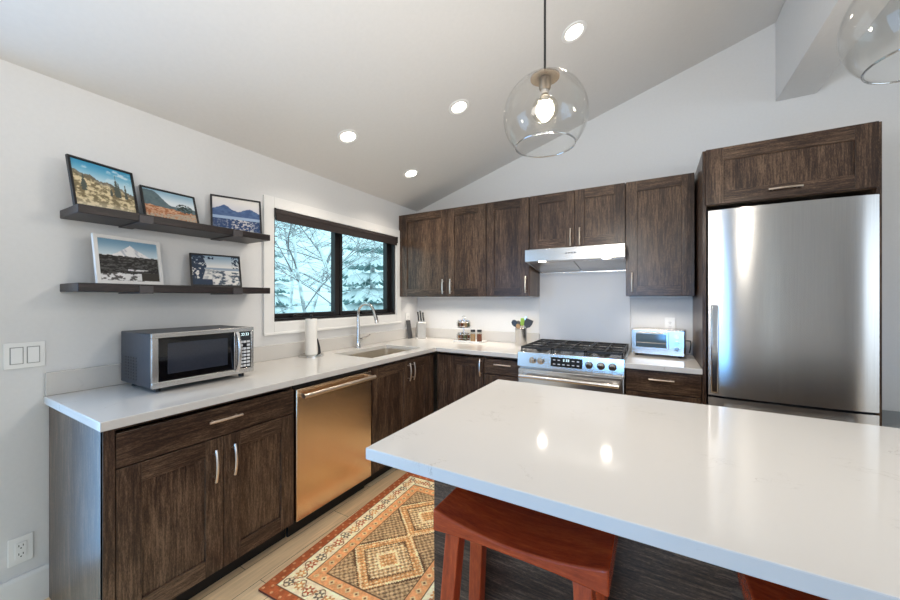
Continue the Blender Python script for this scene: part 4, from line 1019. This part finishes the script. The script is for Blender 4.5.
# ------------------------------------------------------------------ recessed lights and pendants
tiltc = math.atan(SL)
def recessed(label, x, y, power):
    r = thing('recessed_light', label, 'ceiling light', (x, y, cz(x) - 0.001), 0, 'recessed ceiling lights')
    r.rotation_euler = (0, -tiltc, 0)
    bm = B(); lathe(bm, [(0.052, -0.001), (0.058, -0.006), (0.074, -0.005), (0.078, 0.0), (0.052, 0.0)], seg=36, close=True); obj('trim_ring', bm, M['trimw'], r)
    bm = B(); lathe(bm, [(0, -0.0035), (0.03, -0.004), (0.051, -0.002), (0.051, 0.0), (0, 0.0)], seg=32); obj('lens', bm, M['lens'], r)
    d = bpy.data.lights.new('recessed_spot', 'SPOT'); d.energy = power; d.color = (1.0, 0.90, 0.77); d.spot_size = math.radians(125); d.spot_blend = 0.8; d.shadow_soft_size = 0.05
    o = bpy.data.objects.new('recessed_spot', d); COL.objects.link(o); o.parent = r; o.location = (0, 0, -0.02); o.rotation_euler = (0, tiltc, 0)
recessed('round recessed ceiling light nearest the picture shelves', 0.489, -1.55, 31)
recessed('round recessed ceiling light between pendant and shelf-side light', 1.179, -1.148, 31)
recessed('round recessed ceiling light nearest the corner above the sink', 0.454, -0.74, 31)
recessed('round recessed ceiling light beside the pendant cord', 1.973, -1.142, 31)

def pendant(label, x, y, z):
    r = thing('pendant_lamp', label, 'pendant lamp', (x, y, z), 0, 'glass globe pendants over the island')
    R_ = 0.151
    prof = []
    a0, a1 = math.radians(-45.5), math.radians(76)
    for k in range(29):
        a = a0 + (a1 - a0) * k / 28; prof.append((R_ * math.cos(a), R_ * math.sin(a)))
    inner = [(rr * 0.985, zz * 0.985) for rr, zz in prof[::-1]]
    inner[-1] = (prof[0][0] - 0.0025, prof[0][1] + 0.0005)
    bm = B(); lathe(bm, prof + inner, seg=56, close=True); obj('glass_globe', bm, M['globe'], r)
    zt = R_ * math.sin(a1)
    bm = B(); rr, zz = prof[0]; tube(bm, [(rr * math.cos(2 * PI * k / 56), rr * math.sin(2 * PI * k / 56), zz - 0.001) for k in range(57)], 0.0026, 8, cap=False); obj('rim', bm, M['rim'], r)
    bm = B(); lathe(bm, [(0, zt + 0.016), (0.012, zt + 0.014), (0.03, zt + 0.006), (0.052, zt - 0.004), (0.052, zt - 0.009), (0, zt - 0.009)], seg=32); obj('cap', bm, M['cap'], r)
    bm = B(); lathe(bm, [(0, zt - 0.009), (0.021, zt - 0.009), (0.021, zt - 0.045), (0.017, zt - 0.052), (0, zt - 0.052)], seg=24); obj('socket', bm, M['cap'], r)
    bm = B(); lathe(bm, [(0.0, zt - 0.052), (0.0145, zt - 0.052), (0.0145, zt - 0.068), (0.020, zt - 0.078), (0, zt - 0.078)], seg=24); obj('bulb_collar', bm, M['chrome'], r)
    bm = B(); sphere(bm, (0, 0, zt - 0.122), 0.047, seg=28, rings=18); bb = obj('bulb', bm, M['bulbglass'], r)
    bm = B(); sphere(bm, (0, 0, zt - 0.124), 0.033, seg=20, rings=14); obj('glowing_core', bm, M['bulb'], bb)
    top = cz(x) - z if x < XB0 else czr(x) - z
    if XB0 < x < XB1: top = ZB - z
    bm = B(); cyl(bm, (0, 0, zt + 0.012), (0, 0, top - 0.02), 0.0042, seg=10); obj('cord', bm, M['black'], r)
    bm = B(); lathe(bm, [(0, top - 0.035), (0.055, top - 0.03), (0.06, top - 0.004), (0, top)], seg=28); obj('canopy', bm, M['cap'], r)
    d = bpy.data.lights.new('bulb_light', 'POINT'); d.energy = 15; d.color = (1.0, 0.93, 0.83); d.shadow_soft_size = 0.046
    o = bpy.data.objects.new('bulb_light', d); COL.objects.link(o); o.parent = r; o.location = (0, 0, zt - 0.19)
pendant('clear glass globe pendant with lit bulb, whole globe in view over the island', 2.049, -2.09, 2.026)
pendant('clear glass globe pendant partly cut off at the top right corner', 2.965, -2.09, 2.040)

# LED strips under the wall cabinets
for x0, x1, lab in ((0.06, 1.42, 'slim light bar under the wall cabinets left of the hood'), (2.23, 2.62, 'slim light bar under the wall cabinet right of the hood')):
    lb = thing('under_cabinet_light', lab, 'light bar', ((x0 + x1) / 2, -0.17, UB - 0.012))
    bm = B(); box(bm, -(x1 - x0) / 2, (x1 - x0) / 2, -0.012, 0.012, 0.0, 0.011); obj('housing', bm, M['white'], lb, bevel=0.002)
    area('light_bar_glow', (0, 0, -0.004), (0, 0, 0), x1 - x0, 0.015, 2.3 * (x1 - x0), (1.0, 0.91, 0.79), lb, spread=math.radians(115))

# ------------------------------------------------------------------ snowy garden outside the window
bm = B()
nx, ny = 40, 40; gv = {}
for i in range(nx + 1):
    for j in range(ny + 1):
        x = -0.6 - 24 * i / nx; y = -14 + 40 * j / ny
        gv[i, j] = bm.verts.new((x, y, -0.5 + 0.9 * float(vn(np.array([x * 0.35 + 40]), np.array([y * 0.35 + 40]))[0]) * min(1, i / 8) + 0.02 * i))
for i in range(nx):
    for j in range(ny): bm.faces.new((gv[i, j], gv[i + 1, j], gv[i + 1, j + 1], gv[i, j + 1]))
o = obj('snowy_ground', bm, M['snow']); o['kind'] = 'structure'; o['label'] = 'snow covered garden outside the window'
def bare_tree(label, x, y, z, h, seed, r0=0.09, dens=5):
    rnd = random.Random(seed); r = thing('bare_tree', label, 'tree', (x, y, z), 0, 'snowy trees outside the window')
    t = B(); b = B()
    def grow(p, d, ln, rad, lev, bm_):
        n = 5; pts = [p]; rs = [rad]; q = p.copy(); dd = d.copy()
        for k in range(n):
            dd = (dd + Vector((rnd.gauss(0, .16), rnd.gauss(0, .16), rnd.gauss(0.02, .10)))).normalized(); q = q + dd * ln / n
            pts.append(q.copy()); rs.append(rad * (1 - 0.65 * (k + 1) / n))
        tube(bm_, pts, rs, 6 if lev else 9)
        if lev < 3:
            m = dens + (2 if lev == 0 else 0)
            for k in range(m):
                i = rnd.uniform(0.25, 1.0) * n; i0 = min(int(i), n - 1); pp = pts[i0].lerp(pts[i0 + 1], i - i0)
                a = rnd.uniform(0, 2 * PI); side = Vector((math.cos(a), math.sin(a), rnd.uniform(-0.1, 0.55)))
                grow(pp, (dd * 0.35 + side).normalized(), ln * rnd.uniform(0.38, 0.6), max(0.005, rs[i0] * 0.42), lev + 1, b)
    grow(Vector((0, 0, 0)), Vector((0.03, 0.02, 1)), h, r0, 0, t)
    obj('trunk', t, M['bark'], r); obj('branches', b, M['bark'], r)
def fir_tree(label, x, y, z, h, seed):
    rnd = random.Random(seed); r = thing('fir_tree', label, 'tree', (x, y, z), 0, 'snowy trees outside the window')
    bm = B(); cyl(bm, (0, 0, 0), (0, 0, h), 0.12, 0.02, 10); obj('trunk', bm, M['bark'], r)
    bm = B(); n = 9
    for k in range(n):
        zc = h * (0.1 + 0.9 * k / n); rad = 0.38 * h * (1 - k / n) * 0.75 + 0.1; m = 13
        for j in range(m):
            a = 2 * PI * j / m + rnd.uniform(0, .4); L0 = rad * rnd.uniform(.75, 1.1); c_, s_ = math.cos(a), math.sin(a)
            pts = [(c_ * L0 * t, s_ * L0 * t, zc - 0.32 * L0 * t * t + rnd.uniform(-.03, .03)) for t in (0.05, 0.4, 0.7, 0.9, 1.05)]
            tube(bm, pts, [0.06, 0.13 * rad + .03, 0.15 * rad + .03, 0.10 * rad + .02, 0.02], 7)
            for t in (0.35, 0.6, 0.85):
                for sd in (-1, 1):
                    p = Vector((c_ * L0 * t, s_ * L0 * t, zc - 0.32 * L0 * t * t)); q = p + Vector((c_ * .25 - sd * s_ * .3, s_ * .25 + sd * c_ * .3, -0.14)) * L0 * .7
                    tube(bm, [p, p.lerp(q, .6) + Vector((0, 0, .03)), q], [0.05, 0.055, 0.012], 6)
    obj('boughs', bm, M['fir'], r)
bare_tree('bare snowy tree nearest the left window pane', -2.6, 0.1, -0.3, 3.6, 1, 0.042, 7)
bare_tree('bare snowy tree with pale trunk seen in the right pane', -2.9, 2.35, -0.3, 4.2, 5, 0.075, 6)
bare_tree('bare snowy tree behind the window mullion', -4.3, 1.9, -0.2, 4.6, 9, 0.05, 7)
bare_tree('bare snowy tree farther back in the left pane', -5.6, 1.1, -0.2, 5.2, 12, 0.06, 7)
bare_tree('bare snowy tree far behind the left window edge', -6.5, 2.6, -0.2, 5.0, 14, 0.05, 7)
fir_tree('snow-laden fir filling the right window pane', -4.6, 4.3, -0.2, 4.4, 3)
fir_tree('snow-laden fir far behind the left pane', -9.5, 4.4, -0.2, 4.0, 4)
fir_tree('snow-laden fir far behind the right pane', -9.0, 8.2, -0.2, 5.6, 6)
